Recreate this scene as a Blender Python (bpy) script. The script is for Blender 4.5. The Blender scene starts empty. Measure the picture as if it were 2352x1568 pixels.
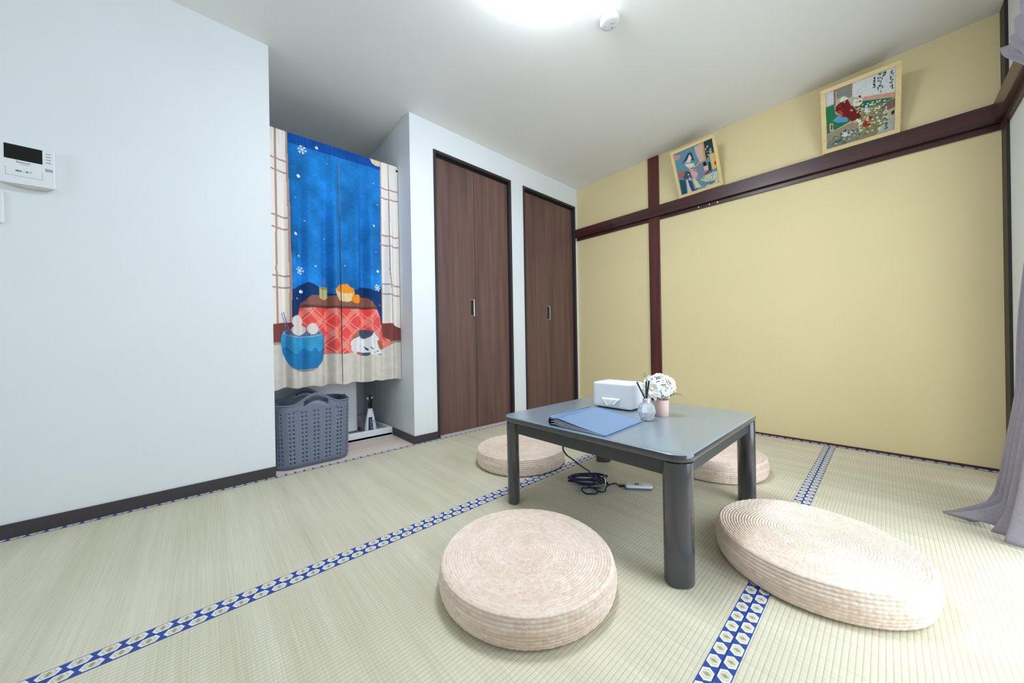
import bpy, bmesh, math, random
import numpy as np
from mathutils import Vector, Matrix

random.seed(7)
rng = np.random.default_rng(11)
scene = bpy.context.scene
COL = scene.collection
PI = math.pi

# ------------------------------------------------------------------ camera
CAM = (2.1379, -2.8788, 0.6813)
YAW, PITCH, ROLL = 0.8334, -0.0011, -0.0173
F_PX = 779.81
cam_data = bpy.data.cameras.new('camera')
cam_data.sensor_width = 36.0
cam_data.lens = F_PX / 2352 * 36.0
cam_data.clip_start = 0.01
cam = bpy.data.objects.new('camera', cam_data)
COL.objects.link(cam)
fw = Vector((-math.sin(YAW) * math.cos(PITCH), math.cos(YAW) * math.cos(PITCH), math.sin(PITCH)))
rt = Vector((math.cos(YAW), math.sin(YAW), 0))
up = rt.cross(fw)
r2 = rt * math.cos(ROLL) + up * math.sin(ROLL)
u2 = -rt * math.sin(ROLL) + up * math.cos(ROLL)
cam.matrix_world = Matrix(((r2.x, u2.x, -fw.x, CAM[0]), (r2.y, u2.y, -fw.y, CAM[1]), (r2.z, u2.z, -fw.z, CAM[2]), (0, 0, 0, 1)))
scene.camera = cam

# ------------------------------------------------------------------ world, daylight, exposure
H = 2.234            # ceiling height
L = 2.536            # window wall
YA, YB = -1.836, -2.610   # alcove sides
YR = -5.00           # wall behind the camera
world = bpy.data.worlds.new('world')
scene.world = world
world.use_nodes = True
world.node_tree.nodes['Background'].inputs[0].default_value = (0.75, 0.87, 1.0, 1)
world.node_tree.nodes['Background'].inputs[1].default_value = 1.0

def area(name, loc, rot, sx, sy, power, col):
    d = bpy.data.lights.new(name, 'AREA')
    d.shape = 'RECTANGLE'; d.size = sx; d.size_y = sy; d.energy = power; d.color = col
    o = bpy.data.objects.new(name, d); COL.objects.link(o)
    o.location = loc; o.rotation_euler = rot
    return o
# daylight entering through the big window in the right wall and the one behind the camera
area('daylight_window_right', (L + 0.16, -1.285, 0.84), (0, PI / 2, 0), 1.62, 1.30, 21, (0.80, 0.90, 1.0))
area('daylight_window_rear', (1.15, YR - 0.16, 1.40), (PI / 2, 0, 0), 0.76, 0.96, 8, (0.80, 0.90, 1.0))
LAMP_STRENGTH = 32.0

scene.view_settings.view_transform = 'Standard'
scene.view_settings.look = 'None'
scene.view_settings.gamma = 1.0
scene.view_settings.use_curve_mapping = False
scene.view_settings.exposure = 0.68
scene.cycles.use_denoising = True

# ------------------------------------------------------------------ helpers
def S(r, g, b):
    def f(c):
        c /= 255.0
        return c / 12.92 if c <= 0.04045 else ((c + 0.055) / 1.055) ** 2.4
    return (f(r), f(g), f(b))

class NT:
    """small node tree writer"""
    def __init__(s, name):
        s.m = bpy.data.materials.new(name); s.m.use_nodes = True
        s.t = s.m.node_tree; s.b = s.t.nodes['Principled BSDF']
    def n(s, typ, **kw):
        o = s.t.nodes.new(typ)
        for k, v in kw.items():
            if k.startswith('i_'):
                o.inputs[int(k[2:])].default_value = v
            else:
                setattr(o, k, v)
        return o
    def l(s, a, ao, b, bi):
        s.t.links.new(a.outputs[ao], b.inputs[bi])
    def math(s, op, a, b=None, c=None):
        o = s.n('ShaderNodeMath', operation=op)
        for i, v in enumerate((a, b, c)):
            if v is None: continue
            if isinstance(v, (int, float)): o.inputs[i].default_value = v
            else: s.t.links.new(v, o.inputs[i])
        return o.outputs[0]
    def mix(s, fac, a, b):
        o = s.n('ShaderNodeMix', data_type='RGBA')
        for sock, v in ((o.inputs[0], fac), (o.inputs[6], a), (o.inputs[7], b)):
            if isinstance(v, (int, float)): sock.default_value = v
            elif isinstance(v, tuple): sock.default_value = (*v, 1)
            else: s.t.links.new(v, sock)
        return o.outputs[2]
    def bump(s, h, strength=0.3, dist=0.002):
        o = s.n('ShaderNodeBump'); o.inputs['Strength'].default_value = strength; o.inputs['Distance'].default_value = dist
        s.t.links.new(h, o.inputs['Height']); s.t.links.new(o.outputs[0], s.b.inputs['Normal'])
    def noise(s, scale=(1, 1, 1), sc=1.0, detail=3, coord='Object', rough=0.5):
        tc = s.n('ShaderNodeTexCoord'); mp = s.n('ShaderNodeMapping'); mp.inputs['Scale'].default_value = scale
        s.l(tc, coord, mp, 0)
        nz = s.n('ShaderNodeTexNoise'); nz.inputs['Scale'].default_value = sc; nz.inputs['Detail'].default_value = detail
        nz.inputs['Roughness'].default_value = rough
        s.l(mp, 0, nz, 'Vector')
        return nz.outputs[0]
    def ramp(s, v, lo, hi):
        o = s.n('ShaderNodeMapRange'); o.inputs[1].default_value = lo; o.inputs[2].default_value = hi
        s.t.links.new(v, o.inputs[0]); return o.outputs[0]
    def col(s, v):
        if isinstance(v, tuple): s.b.inputs['Base Color'].default_value = (*v, 1)
        else: s.t.links.new(v, s.b.inputs['Base Color'])

def mat(name, rgb, rough=0.6, metal=0.0, spec=0.5, var=0.0, vscale=30.0, bump=0.0, bscale=200.0, bs=(1, 1, 1), coat=0.0):
    t = NT(name); c = S(*rgb)
    t.b.inputs['Roughness'].default_value = rough
    t.b.inputs['Metallic'].default_value = metal
    t.b.inputs['Specular IOR Level'].default_value = spec
    t.b.inputs['Coat Weight'].default_value = coat
    if var > 0:
        f = t.ramp(t.noise(bs, vscale, 3), 0.3, 0.7)
        t.col(t.mix(f, tuple(x * (1 - var) for x in c), tuple(min(1, x * (1 + var)) for x in c)))
    else:
        t.col(c)
    if bump > 0:
        t.bump(t.noise(bs, bscale, 2), bump, 0.001)
    return t.m

def wood(name, dark, light, axis=2, scale=28, rough=0.4, coat=0.0, spec=0.5):
    t = NT(name)
    sc = [1.0, 1.0, 1.0]; sc[axis] = 0.045
    f = t.noise(tuple(sc), scale, 5, rough=0.62)
    g = t.noise(tuple(s * 0.5 for s in sc), scale * 0.35, 3)
    v = t.math('ADD', t.math('MULTIPLY', f, 0.65), t.math('MULTIPLY', g, 0.45))
    t.col(t.mix(t.ramp(v, 0.38, 0.72), S(*dark), S(*light)))
    t.b.inputs['Roughness'].default_value = rough
    t.b.inputs['Coat Weight'].default_value = coat
    t.b.inputs['Specular IOR Level'].default_value = spec
    t.bump(f, 0.08, 0.001)
    return t.m

def attr_mat(name, rough=0.85, bump=0.0, sheen=0.0):
    t = NT(name)
    a = t.n('ShaderNodeVertexColor', layer_name='print')
    t.l(a, 0, t.b, 'Base Color')
    t.b.inputs['Roughness'].default_value = rough
    t.b.inputs['Specular IOR Level'].default_value = 0.2
    if bump: t.bump(t.noise((1, 1, 1), 600, 2), bump, 0.0006)
    return t.m

class MB:
    """collects geometry, then links it as one mesh object"""
    def __init__(s): s.v = []; s.f = []; s.uv = {}
    def add(s, verts, faces):
        o = len(s.v); s.v += [tuple(p) for p in verts]; s.f += [tuple(i + o for i in f) for f in faces]; return s
    def box(s, x0, x1, y0, y1, z0, z1):
        return s.add([(x0, y0, z0), (x1, y0, z0), (x1, y1, z0), (x0, y1, z0), (x0, y0, z1), (x1, y0, z1), (x1, y1, z1), (x0, y1, z1)],
                     [(0, 3, 2, 1), (4, 5, 6, 7), (0, 1, 5, 4), (1, 2, 6, 5), (2, 3, 7, 6), (3, 0, 4, 7)])
    def hexa(s, p):   # 8 points, same order as box
        return s.add(p, [(0, 3, 2, 1), (4, 5, 6, 7), (0, 1, 5, 4), (1, 2, 6, 5), (2, 3, 7, 6), (3, 0, 4, 7)])
    def prism(s, poly, z0, z1):
        n = len(poly)
        return s.add([(x, y, z0) for x, y in poly] + [(x, y, z1) for x, y in poly],
                     [tuple(range(n - 1, -1, -1)), tuple(range(n, 2 * n))] + [(i, (i + 1) % n, (i + 1) % n + n, i + n) for i in range(n)])
    def rings(s, rings, cap0=True, cap1=True, closed=True):
        n = len(rings[0]); V = [p for r in rings for p in r]; F = []
        for k in range(len(rings) - 1):
            for i in range(n if closed else n - 1):
                j = (i + 1) % n
                F.append((k * n + i, k * n + j, (k + 1) * n + j, (k + 1) * n + i))
        if cap0: F.append(tuple(range(n - 1, -1, -1)))
        if cap1: F.append(tuple((len(rings) - 1) * n + i for i in range(n)))
        return s.add(V, F)
    def lathe(s, prof, seg=32, c=(0, 0), cap0=True, cap1=True):
        return s.rings([[(c[0] + r * math.cos(2 * PI * i / seg), c[1] + r * math.sin(2 * PI * i / seg), z) for i in range(seg)] for r, z in prof], cap0, cap1)
    def tube(s, pts, r, seg=8, closed=False):
        P = [Vector(p) for p in pts]; n = len(P); rings = []
        nrm = None
        for i in range(n):
            a = P[(i - 1) % n] if (closed or i > 0) else P[i]
            b = P[(i + 1) % n] if (closed or i < n - 1) else P[i]
            t = (b - a).normalized()
            if nrm is None:
                nrm = t.orthogonal().normalized()
            else:
                nrm = (nrm - t * nrm.dot(t)).normalized()
            bi = t.cross(nrm)
            rr = r[i] if isinstance(r, (list, tuple)) else r
            rings.append([tuple(P[i] + (nrm * math.cos(2 * PI * k / seg) + bi * math.sin(2 * PI * k / seg)) * rr) for k in range(seg)])
        if closed: rings.append(rings[0]); return s.rings(rings, False, False)
        return s.rings(rings)
    def build(s, name, m, parent=None, smooth=False, bevel=0.0, seg=2, angle=40, uv=None, merge=False):
        me = bpy.data.meshes.new(name)
        me.from_pydata(s.v, [], s.f); me.update()
        if bevel or merge:
            bm = bmesh.new(); bm.from_mesh(me)
            if merge: bmesh.ops.remove_doubles(bm, verts=bm.verts, dist=1e-6)
            if bevel:
                ed = [e for e in bm.edges if len(e.link_faces) == 2 and e.calc_face_angle(0) > math.radians(angle)]
                bmesh.ops.bevel(bm, geom=ed, offset=bevel, segments=seg, affect='EDGES', profile=0.5, clamp_overlap=True)
            bm.to_mesh(me); bm.free()
        if uv:
            lay = me.uv_layers.new(name='uv')
            for lp in me.loops:
                lay.data[lp.index].uv = uv(*me.vertices[lp.vertex_index].co)
        if smooth:
            me.polygons.foreach_set('use_smooth', [True] * len(me.polygons))
            if smooth != 'all':
                bm = bmesh.new(); bm.from_mesh(me)
                lim = math.radians(smooth if isinstance(smooth, (int, float)) and smooth is not True else 35)
                for e in bm.edges:
                    if len(e.link_faces) == 2: e.smooth = e.calc_face_angle(0) < lim
                bm.to_mesh(me); bm.free()
        ms = m if isinstance(m, (list, tuple)) else [m]
        for q in ms: me.materials.append(q)
        o = bpy.data.objects.new(name, me); COL.objects.link(o)
        if parent is not None: o.parent = parent
        return o

def spline(pts, n=8, closed=False):
    P = [Vector(p) for p in pts]; out = []; m = len(P)
    for i in range(m if closed else m - 1):
        a = P[(i - 1) % m] if (closed or i > 0) else P[0]
        b = P[i]; c = P[(i + 1) % m]; d = P[(i + 2) % m] if (closed or i < m - 2) else P[m - 1]
        for k in range(n):
            t = k / n
            out.append(0.5 * ((2 * b) + (c - a) * t + (2 * a - 5 * b + 4 * c - d) * t * t + (3 * b - a - 3 * c + d) * t ** 3))
    if not closed: out.append(P[-1])
    return out

def rrect(w, h, r, n=6):
    """rounded rectangle outline, counter-clockwise, centred"""
    o = []
    for cx, cy, a0 in ((w / 2 - r, h / 2 - r, 0), (-w / 2 + r, h / 2 - r, 90), (-w / 2 + r, -h / 2 + r, 180), (w / 2 - r, -h / 2 + r, 270)):
        for k in range(n + 1):
            a = math.radians(a0 + 90 * k / n); o.append((cx + r * math.cos(a), cy + r * math.sin(a)))
    return o

def thing(name, label, cat, loc=(0, 0, 0), rz=0.0, group=None):
    o = bpy.data.objects.new(name, None); COL.objects.link(o)
    o.empty_display_size = 0.05
    o.location = loc; o.rotation_euler = (0, 0, rz)
    return tag(o, label, cat, group)
def tag(o, label, cat, group=None):
    o['label'] = label; o['category'] = cat
    if group: o['group'] = group
    return o
def struct(o, label=None):
    o['kind'] = 'structure'
    if label: o['label'] = label
    return o
def sempty(name, label, loc=(0, 0, 0)):
    o = bpy.data.objects.new(name, None); COL.objects.link(o); o.location = loc; o.empty_display_size = 0.05
    return struct(o, label)

def text_mesh(name, body, size, m, parent, loc, rot, extrude=0.0002):
    cu = bpy.data.curves.new(name, 'FONT'); cu.body = body; cu.size = size; cu.align_x = 'CENTER'; cu.align_y = 'CENTER'
    cu.extrude = extrude; cu.resolution_u = 2
    tmp = bpy.data.objects.new(name + '_tmp', cu); COL.objects.link(tmp)
    dg = bpy.context.evaluated_depsgraph_get()
    me = bpy.data.meshes.new_from_object(tmp.evaluated_get(dg))
    bpy.data.objects.remove(tmp); bpy.data.curves.remove(cu)
    me.materials.clear(); me.materials.append(m)
    o = bpy.data.objects.new(name, me); COL.objects.link(o); o.parent = parent; o.location = loc; o.rotation_euler = rot
    return o

# flat print: a little canvas painted in the cloth's or the sheet's own coordinates
class Canvas:
    def __init__(s, w, h, step, base):
        s.nx = int(round(w / step)) + 1; s.ny = int(round(h / step)) + 1
        s.X, s.Y = np.meshgrid(np.linspace(0, w, s.nx), np.linspace(0, h, s.ny))
        s.a = np.empty((s.ny, s.nx, 3)); s.a[:] = S(*base)
    def put(s, mask, c, k=1.0):
        s.a[mask] = s.a[mask] * (1 - k) + np.array(S(*c)) * k
    def inpoly(s, P):
        ins = np.zeros(s.X.shape, bool); n = len(P)
        for i in range(n):
            x0, y0 = P[i]; x1, y1 = P[(i + 1) % n]
            if y0 == y1: continue
            c = ((y0 > s.Y) != (y1 > s.Y)) & (s.X < (x1 - x0) * (s.Y - y0) / (y1 - y0) + x0)
            ins ^= c
        return ins
    def poly(s, P, c, k=1.0): s.put(s.inpoly(P), c, k)
    def ell(s, x, y, rx, ry, c, k=1.0): s.put(((s.X - x) / rx) ** 2 + ((s.Y - y) / ry) ** 2 < 1, c, k)
    def online(s, P, w):
        m = np.zeros(s.X.shape, bool)
        for (x0, y0), (x1, y1) in zip(P[:-1], P[1:]):
            dx, dy = x1 - x0, y1 - y0; l2 = dx * dx + dy * dy + 1e-9
            t = np.clip(((s.X - x0) * dx + (s.Y - y0) * dy) / l2, 0, 1)
            m |= (s.X - x0 - t * dx) ** 2 + (s.Y - y0 - t * dy) ** 2 < (w / 2) ** 2
        return m
    def line(s, P, w, c, k=1.0): s.put(s.online(P, w), c, k)
    def blotch(s, amp, cells, mask=None):
        g = rng.random((cells[1] + 1, cells[0] + 1))
        xi = s.X / s.X.max() * (cells[0] - 0.001); yi = s.Y / s.Y.max() * (cells[1] - 0.001)
        x0 = xi.astype(int); y0 = yi.astype(int); fx = xi - x0; fy = yi - y0
        fx = fx * fx * (3 - 2 * fx); fy = fy * fy * (3 - 2 * fy)
        n = (g[y0, x0] * (1 - fx) + g[y0, x0 + 1] * fx) * (1 - fy) + (g[y0 + 1, x0] * (1 - fx) + g[y0 + 1, x0 + 1] * fx) * fy
        k = 1 + amp * (2 * n - 1)
        if mask is None: s.a *= k[..., None]
        else: s.a[mask] *= k[mask][..., None]
    def mesh(s, name, pos, m, parent=None, smooth=True, slit=None):
        """pos(X, Y) -> arrays x, y, z"""
        x, y, z = pos(s.X, s.Y)
        n = s.nx * s.ny
        co = np.stack([np.broadcast_to(q, s.X.shape) for q in (x, y, z)], -1).reshape(n, 3)
        i = np.arange(n).reshape(s.ny, s.nx)
        F = np.stack([i[:-1, :-1], i[1:, :-1], i[1:, 1:], i[:-1, 1:]], -1)
        keep = np.ones(F.shape[:2], bool)
        if slit: keep[slit[1]:, slit[0]] = False      # the cloth is open here
        F = F[keep]
        me = bpy.data.meshes.new(name)
        me.vertices.add(n); me.vertices.foreach_set('co', co.astype(np.float32).ravel())
        me.loops.add(F.size); me.loops.foreach_set('vertex_index', F.ravel().astype(np.int32))
        me.polygons.add(len(F)); me.polygons.foreach_set('loop_start', np.arange(0, F.size, 4, dtype=np.int32))
        me.update(calc_edges=True)
        if smooth: me.polygons.foreach_set('use_smooth', np.ones(len(F), bool))
        at = me.color_attributes.new('print', 'FLOAT_COLOR', 'POINT')
        c4 = np.ones((n, 4), np.float32); c4[:, :3] = np.clip(s.a.reshape(n, 3), 0, 1)
        at.data.foreach_set('color', c4.ravel())
        me.materials.append(m)
        o = bpy.data.objects.new(name, me); COL.objects.link(o)
        if parent is not None: o.parent = parent
        return o

# ------------------------------------------------------------------ materials
def wallpaper(name, rgb, fine=(1, 1, 1)):
    t = NT(name); c = S(*rgb)
    f = t.noise(fine, 170, 4, rough=0.6)
    g = t.noise((1, 1, 1), 2.0, 2)
    t.col(t.mix(t.ramp(g, 0.3, 0.7), tuple(x * 0.97 for x in c), c))
    t.b.inputs['Roughness'].default_value = 0.75
    t.b.inputs['Specular IOR Level'].default_value = 0.25
    t.bump(f, 0.25, 0.0012)
    return t.m
M_white = wallpaper('white wallpaper', (232, 236, 239), (0.25, 0.25, 1.6))
M_ceil = wallpaper('ceiling paper', (240, 239, 235))
M_yellow = wallpaper('ochre wallpaper', (233, 215, 166))
M_nag = wood('red brown lacquered wood', (44, 17, 17), (92, 36, 30), axis=0, scale=22, rough=0.34, coat=0.25)
M_post = wood('red brown post wood', (44, 17, 17), (104, 38, 31), axis=2, scale=22, rough=0.34, coat=0.25)
M_nagy = wood('red brown beam wood', (44, 18, 16), (88, 40, 32), axis=1, scale=22, rough=0.36, coat=0.2)
M_darkpost = mat('dark corner post', (38, 28, 28), 0.5, var=0.15)
M_door = wood('walnut door foil', (80, 58, 55), (122, 91, 83), axis=2, scale=24, rough=0.42)
M_frame = mat('dark door frame', (48, 41, 44), 0.4, var=0.05)
M_base = mat('dark baseboard', (62, 56, 60), 0.45, var=0.05)
M_thresh = mat('pale threshold', (205, 190, 182), 0.5, var=0.05)
M_chrome = mat('satin chrome', (215, 215, 215), 0.22, metal=1.0)
M_black = mat('black plastic', (18, 18, 20), 0.4)
M_plastic = mat('white plastic', (232, 235, 238), 0.35)
M_plank = wood('pale floor plank', (216, 194, 180), (242, 226, 214), axis=1, scale=18, rough=0.4)
M_glow = NT('lamp diffuser')
M_glow.col(S(245, 245, 245)); M_glow.b.inputs['Emission Color'].default_value = (0.80, 0.90, 1.0, 1)
M_glow.b.inputs['Emission Strength'].default_value = LAMP_STRENGTH; M_glow = M_glow.m

def tatami():
    t = NT('tatami rush')
    tc = t.n('ShaderNodeTexCoord'); sp = t.n('ShaderNodeSeparateXYZ'); t.l(tc, 'Object', sp, 0)
    ridge = t.math('ABSOLUTE', t.math('SINE', t.math('MULTIPLY', sp.outputs[0], PI / 0.0106)))
    rush = t.noise((3, 260, 1), 1.0, 3, rough=0.7)
    wide = t.noise((0.6, 14, 1), 1.0, 3)
    big = t.noise((1, 1, 1), 1.7, 2)
    v = t.math('ADD', t.math('MULTIPLY', rush, 0.5), t.math('ADD', t.math('MULTIPLY', wide, 0.35), t.math('MULTIPLY', big, 0.3)))
    c = t.mix(t.ramp(v, 0.42, 0.74), S(194, 188, 160), S(228, 221, 199))
    groove = t.ramp(ridge, 0.0, 0.35)
    t.col(t.mix(groove, S(178, 172, 146), c))
    t.b.inputs['Roughness'].default_value = 0.5
    t.b.inputs['Specular IOR Level'].default_value = 0.4
    h = t.math('ADD', t.math('MULTIPLY', t.math('POWER', ridge, 0.6), 0.8), t.math('MULTIPLY', rush, 0.5))
    t.bump(h, 0.45, 0.0012)
    return t.m
M_tatami = tatami()

def heri():
    t = NT('patterned border cloth')
    uv = t.n('ShaderNodeUVMap', uv_map='uv'); sp = t.n('ShaderNodeSeparateXYZ'); t.l(uv, 0, sp, 0)
    du = t.math('MULTIPLY', t.math('ABSOLUTE', t.math('SUBTRACT', t.math('FRACT', sp.outputs[0]), 0.5)), 2.0)
    dv = t.math('ABSOLUTE', sp.outputs[1])
    hx = t.math('ADD', du, t.math('MULTIPLY', dv, 0.42))
    edge = t.math('LESS_THAN', dv, 0.84)
    white = t.math('MULTIPLY', t.math('LESS_THAN', hx, 0.88), edge)
    inner = t.math('MULTIPLY', t.math('LESS_THAN', hx, 0.62), t.math('LESS_THAN', dv, 0.62))
    dot = t.math('LESS_THAN', hx, 0.22)
    ring = t.math('MULTIPLY', t.math('LESS_THAN', hx, 0.46), t.math('GREATER_THAN', hx, 0.36))
    c = t.mix(white, S(34, 66, 146), S(222, 224, 222))
    c = t.mix(inner, c, S(198, 190, 162))
    c = t.mix(t.math('MULTIPLY', ring, inner), c, S(226, 222, 206))
    c = t.mix(dot, c, S(160, 150, 116))
    th = t.noise((1, 1, 1), 900, 2)
    t.col(c); t.b.inputs['Roughness'].default_value = 0.6
    t.bump(th, 0.2, 0.0006)
    return t.m
M_heri = heri()

# ================================================================== SETTING
# ---- floor: base slab, three tatami strips with patterned cloth borders, alcove planks
floor = struct(MB().box(-1.0, L + 0.12, YR - 0.12, 0.1, -0.12, -0.022).build('floor', mat('floor base', (120, 110, 100), 0.8)), 'tatami mat floor with blue patterned cloth borders')
HW = 0.0295
def mat_strip(x0, x1, b0, b1, ph0, ph1):
    """one tatami strip with its borders: b0 / b1 = border width at each long side"""
    t = MB().box(x0 + 0.0004, x1 - 0.0004, YR + 0.002, -0.004, -0.02, 0.0).build('tatami_mat', M_tatami, floor, bevel=0.0015, seg=1)
    for xa, xb, ph in ((x0, x0 + b0, ph0), (x1 - b1, x1, ph1)):
        if xb - xa < 0.002: continue
        xm, hw = (xa + xb) / 2, (xb - xa) / 2
        MB().box(xa + 0.0006, xb - 0.0006, YR + 0.004, -0.005, -0.004, 0.0012).build('cloth_border', M_heri, t, uv=lambda x, y, z: (y / 0.042 + ph, (x - xm) / hw))
    yc = -0.020
    MB().box(x0 + 0.001, x1 - 0.001, -0.034, -0.004, -0.004, 0.0016).build('cloth_border', M_heri, t, uv=lambda x, y, z: (x / 0.042, (y + 0.019) / 0.015))
    return t
mat_strip(0.001, 0.967, 0.026, HW, 0.15, 0.0)
mat_strip(0.967, 1.900, HW, 0.0265, 0.5, 0.30)
mat_strip(1.900, 2.535, 0.0265, 0.0, 0.80, 0.0)
for k in range(6):
    x1 = -0.001 - k * 0.152
    MB().box(max(x1 - 0.1505, -0.99), x1, YB, YA, -0.02, 0.0).build('plank', M_plank, floor, bevel=0.0012, seg=1)

# ---- ceiling
struct(MB().box(-1.0, L + 0.12, YR - 0.12, 0.1, H, H + 0.1).build('ceiling', M_ceil), 'plain off-white papered ceiling')

# ---- intercom wall, alcove walls, closet wall, ochre wall, window wall, rear wall
struct(MB().box(-1.0, 0.0, YR, YB, -0.02, H).build('wall_left', M_white), 'white papered wall with the intercom')
struct(MB().box(-1.1, -0.97, YB - 0.05, YA + 0.05, -0.02, H).build('wall_alcove', M_white), 'white back wall of the washing alcove')
Y1, Y2, Y3, Y4, ZD = -1.661, -0.921, -0.7795, -0.032, 2.050
w = MB()
w.box(-0.97, 0.0, YA, Y1, -0.02, ZD); w.box(-0.5, 0.0, Y2, Y3, -0.02, ZD); w.box(-0.5, 0.0, Y4, 0.0, -0.02, ZD)
w.box(-0.97, 0.0, YA, Y1, ZD, H); w.box(-0.5, 0.0, Y1, 0.0, ZD, H)
w.box(-0.56, -0.5, Y1, 0.0, -0.02, H)
struct(w.build('wall_closet', M_white, merge=True), 'white papered wall with two dark closet doors')
struct(MB().box(-0.1, L + 0.12, 0.0, 0.12, -0.02, H).build('wall_ochre', M_yellow), 'ochre yellow papered wall')
WY0, WY1, WZ = -1.95, -0.62, 1.66
w = MB()
w.box(L, L + 0.12, WY1, 0.0, -0.02, H); w.box(L, L + 0.12, YR, WY0, -0.02, H); w.box(L, L + 0.12, WY0, WY1, WZ, H)
struct(w.build('wall_right', M_white), 'white wall beside the grey curtain')
w = MB()
RX0, RX1, RZ0, RZ1 = 0.75, 1.55, 0.90, 1.90
w.box(-0.5, RX0, YR - 0.12, YR, -0.02, H); w.box(RX1, L + 0.12, YR - 0.12, YR, -0.02, H)
w.box(RX0, RX1, YR - 0.12, YR, -0.02, RZ0); w.box(RX0, RX1, YR - 0.12, YR, RZ1, H)
struct(w.build('wall_rear', M_white), 'white wall behind the viewpoint with a small window')

# windows (sash frames and panes)
def pane_mat():
    t = NT('window pane'); nt = t.t
    tr = t.n('ShaderNodeBsdfTransparent'); gl = t.n('ShaderNodeBsdfGlossy'); gl.inputs['Roughness'].default_value = 0.02
    mx = t.n('ShaderNodeMixShader'); mx.inputs[0].default_value = 0.06
    t.l(tr, 0, mx, 1); t.l(gl, 0, mx, 2)
    nt.links.new(mx.outputs[0], nt.nodes['Material Output'].inputs[0])
    return t.m
M_pane = pane_mat()
M_sash = mat('aluminium sash', (150, 145, 140), 0.35, metal=0.6)
def window_x(n, y0, y1, z0, z1):
    r = sempty('window_%d' % n, 'sliding glass window in the right wall', (L + 0.06, (y0 + y1) / 2, z0))
    f = MB(); x0, x1 = -0.025, 0.025; a, b = (y0 - y1) / 2, (y1 - y0) / 2; h = z1 - z0
    f.box(x0, x1, a, b, 0, 0.03); f.box(x0, x1, a, b, h - 0.03, h); f.box(x0, x1, a, a + 0.03, 0.03, h - 0.03); f.box(x0, x1, b - 0.03, b, 0.03, h - 0.03); f.box(x0, x1, -0.025, 0.025, 0.03, h - 0.03)
    f.build('window_frame', M_sash, r)
    for p, q in ((a + 0.03, -0.025), (0.025, b - 0.03)):
        MB().box(-0.003, 0.003, p, q, 0.03, h - 0.03).build('pane', M_pane, r)
window_x(1, WY0, WY1, 0.0, WZ)
def window_y(n, x0, x1, z0, z1):
    r = sempty('window_%d' % n, 'small sliding window in the rear wall', ((x0 + x1) / 2, YR - 0.06, z0))
    f = MB(); a, b = (x0 - x1) / 2, (x1 - x0) / 2; h = z1 - z0; y0, y1 = -0.025, 0.025
    f.box(a, b, y0, y1, 0, 0.03); f.box(a, b, y0, y1, h - 0.03, h); f.box(a, a + 0.03, y0, y1, 0.03, h - 0.03); f.box(b - 0.03, b, y0, y1, 0.03, h - 0.03); f.box(-0.02, 0.02, y0, y1, 0.03, h - 0.03)
    f.build('window_frame', M_sash, r)
    for p, q in ((a + 0.03, -0.02), (0.02, b - 0.03)):
        MB().box(p, q, -0.003, 0.003, 0.03, h - 0.03).build('pane', M_pane, r)
window_y(2, RX0, RX1, RZ0, RZ1)

# ---- baseboards and trims
BH, BT = 0.053, 0.007
struct(MB().box(0.0, BT, YR, YB, 0.0, BH).build('baseboard_left', M_base, bevel=0.001, seg=1), 'dark baseboard under the intercom wall')
struct(MB().box(-0.97, 0.0, YA - BT, YA, 0.0, BH).build('baseboard_alcove', M_base, bevel=0.001, seg=1), 'dark baseboard along the alcove side wall')
struct(MB().box(0.0, BT, YA - BT, Y1, 0.0, BH).build('baseboard_closet', M_base, bevel=0.001, seg=1), 'short dark baseboard left of the closet doors')
struct(MB().box(0.0, BT, Y2, Y3, 0.0, BH).build('baseboard_closet_middle', M_base, bevel=0.001, seg=1), 'short dark baseboard between the closet doors')
struct(MB().box(0.0, L, -0.006, 0.0, 0.0, 0.013).build('trim_1', M_nag), 'thin red brown strip at the foot of the ochre wall')
# post in the ochre wall
struct(MB().box(0.768, 0.860, -0.016, 0.02, -0.0, H).build('trim_2', M_post, bevel=0.002, seg=1), 'red brown wooden post on the ochre wall')
# long beam: upper board proud, lower rail recessed; it falls slightly to the right
def zt(x): return 1.812 - 0.0095 * x
def zm(x): return 1.727 - 0.0125 * x
def zb(x): return 1.700 - 0.0140 * x
n1 = sempty('trim_3', 'long red brown wooden beam across the ochre wall', (0, 0, 0))
xa, xb = 0.002, L
MB().hexa([(xa, -0.036, zm(xa)), (xb, -0.036, zm(xb)), (xb, 0.01, zm(xb)), (xa, 0.01, zm(xa)), (xa, -0.036, zt(xa)), (xb, -0.036, zt(xb)), (xb, 0.01, zt(xb)), (xa, 0.01, zt(xa))]).build('beam_board', M_nag, n1, bevel=0.002, seg=1)
MB().hexa([(xa, -0.012, zb(xa)), (xb, -0.012, zb(xb)), (xb, 0.01, zb(xb)), (xa, 0.01, zb(xa)), (xa, -0.012, zm(xa)), (xb, -0.012, zm(xb)), (xb, 0.01, zm(xb)), (xa, 0.01, zm(xa))]).build('beam_rail', M_nag, n1, bevel=0.001, seg=1)
for nx in (1.17, 1.245, 1.30):
    MB().lathe([(0.0001, 0), (0.006, 0), (0.005, 0.002), (0.0001, 0.0022)], 10).build('nail_head', M_chrome, n1).matrix_local = Matrix.Translation((nx, -0.012, (zb(nx) + zm(nx)) / 2)) @ Matrix.Rotation(PI / 2, 4, 'X')
n2 = sempty('trim_4', 'dark wooden beam on the window wall', (0, 0, 0))
MB().box(L - 0.036, L + 0.005, -1.6, -0.0, 1.700, 1.790).build('beam_board', M_nagy, n2, bevel=0.002, seg=1)
MB().box(L - 0.014, L + 0.005, -1.6, -0.0, 1.664, 1.700).build('beam_rail', M_nagy, n2)
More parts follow.
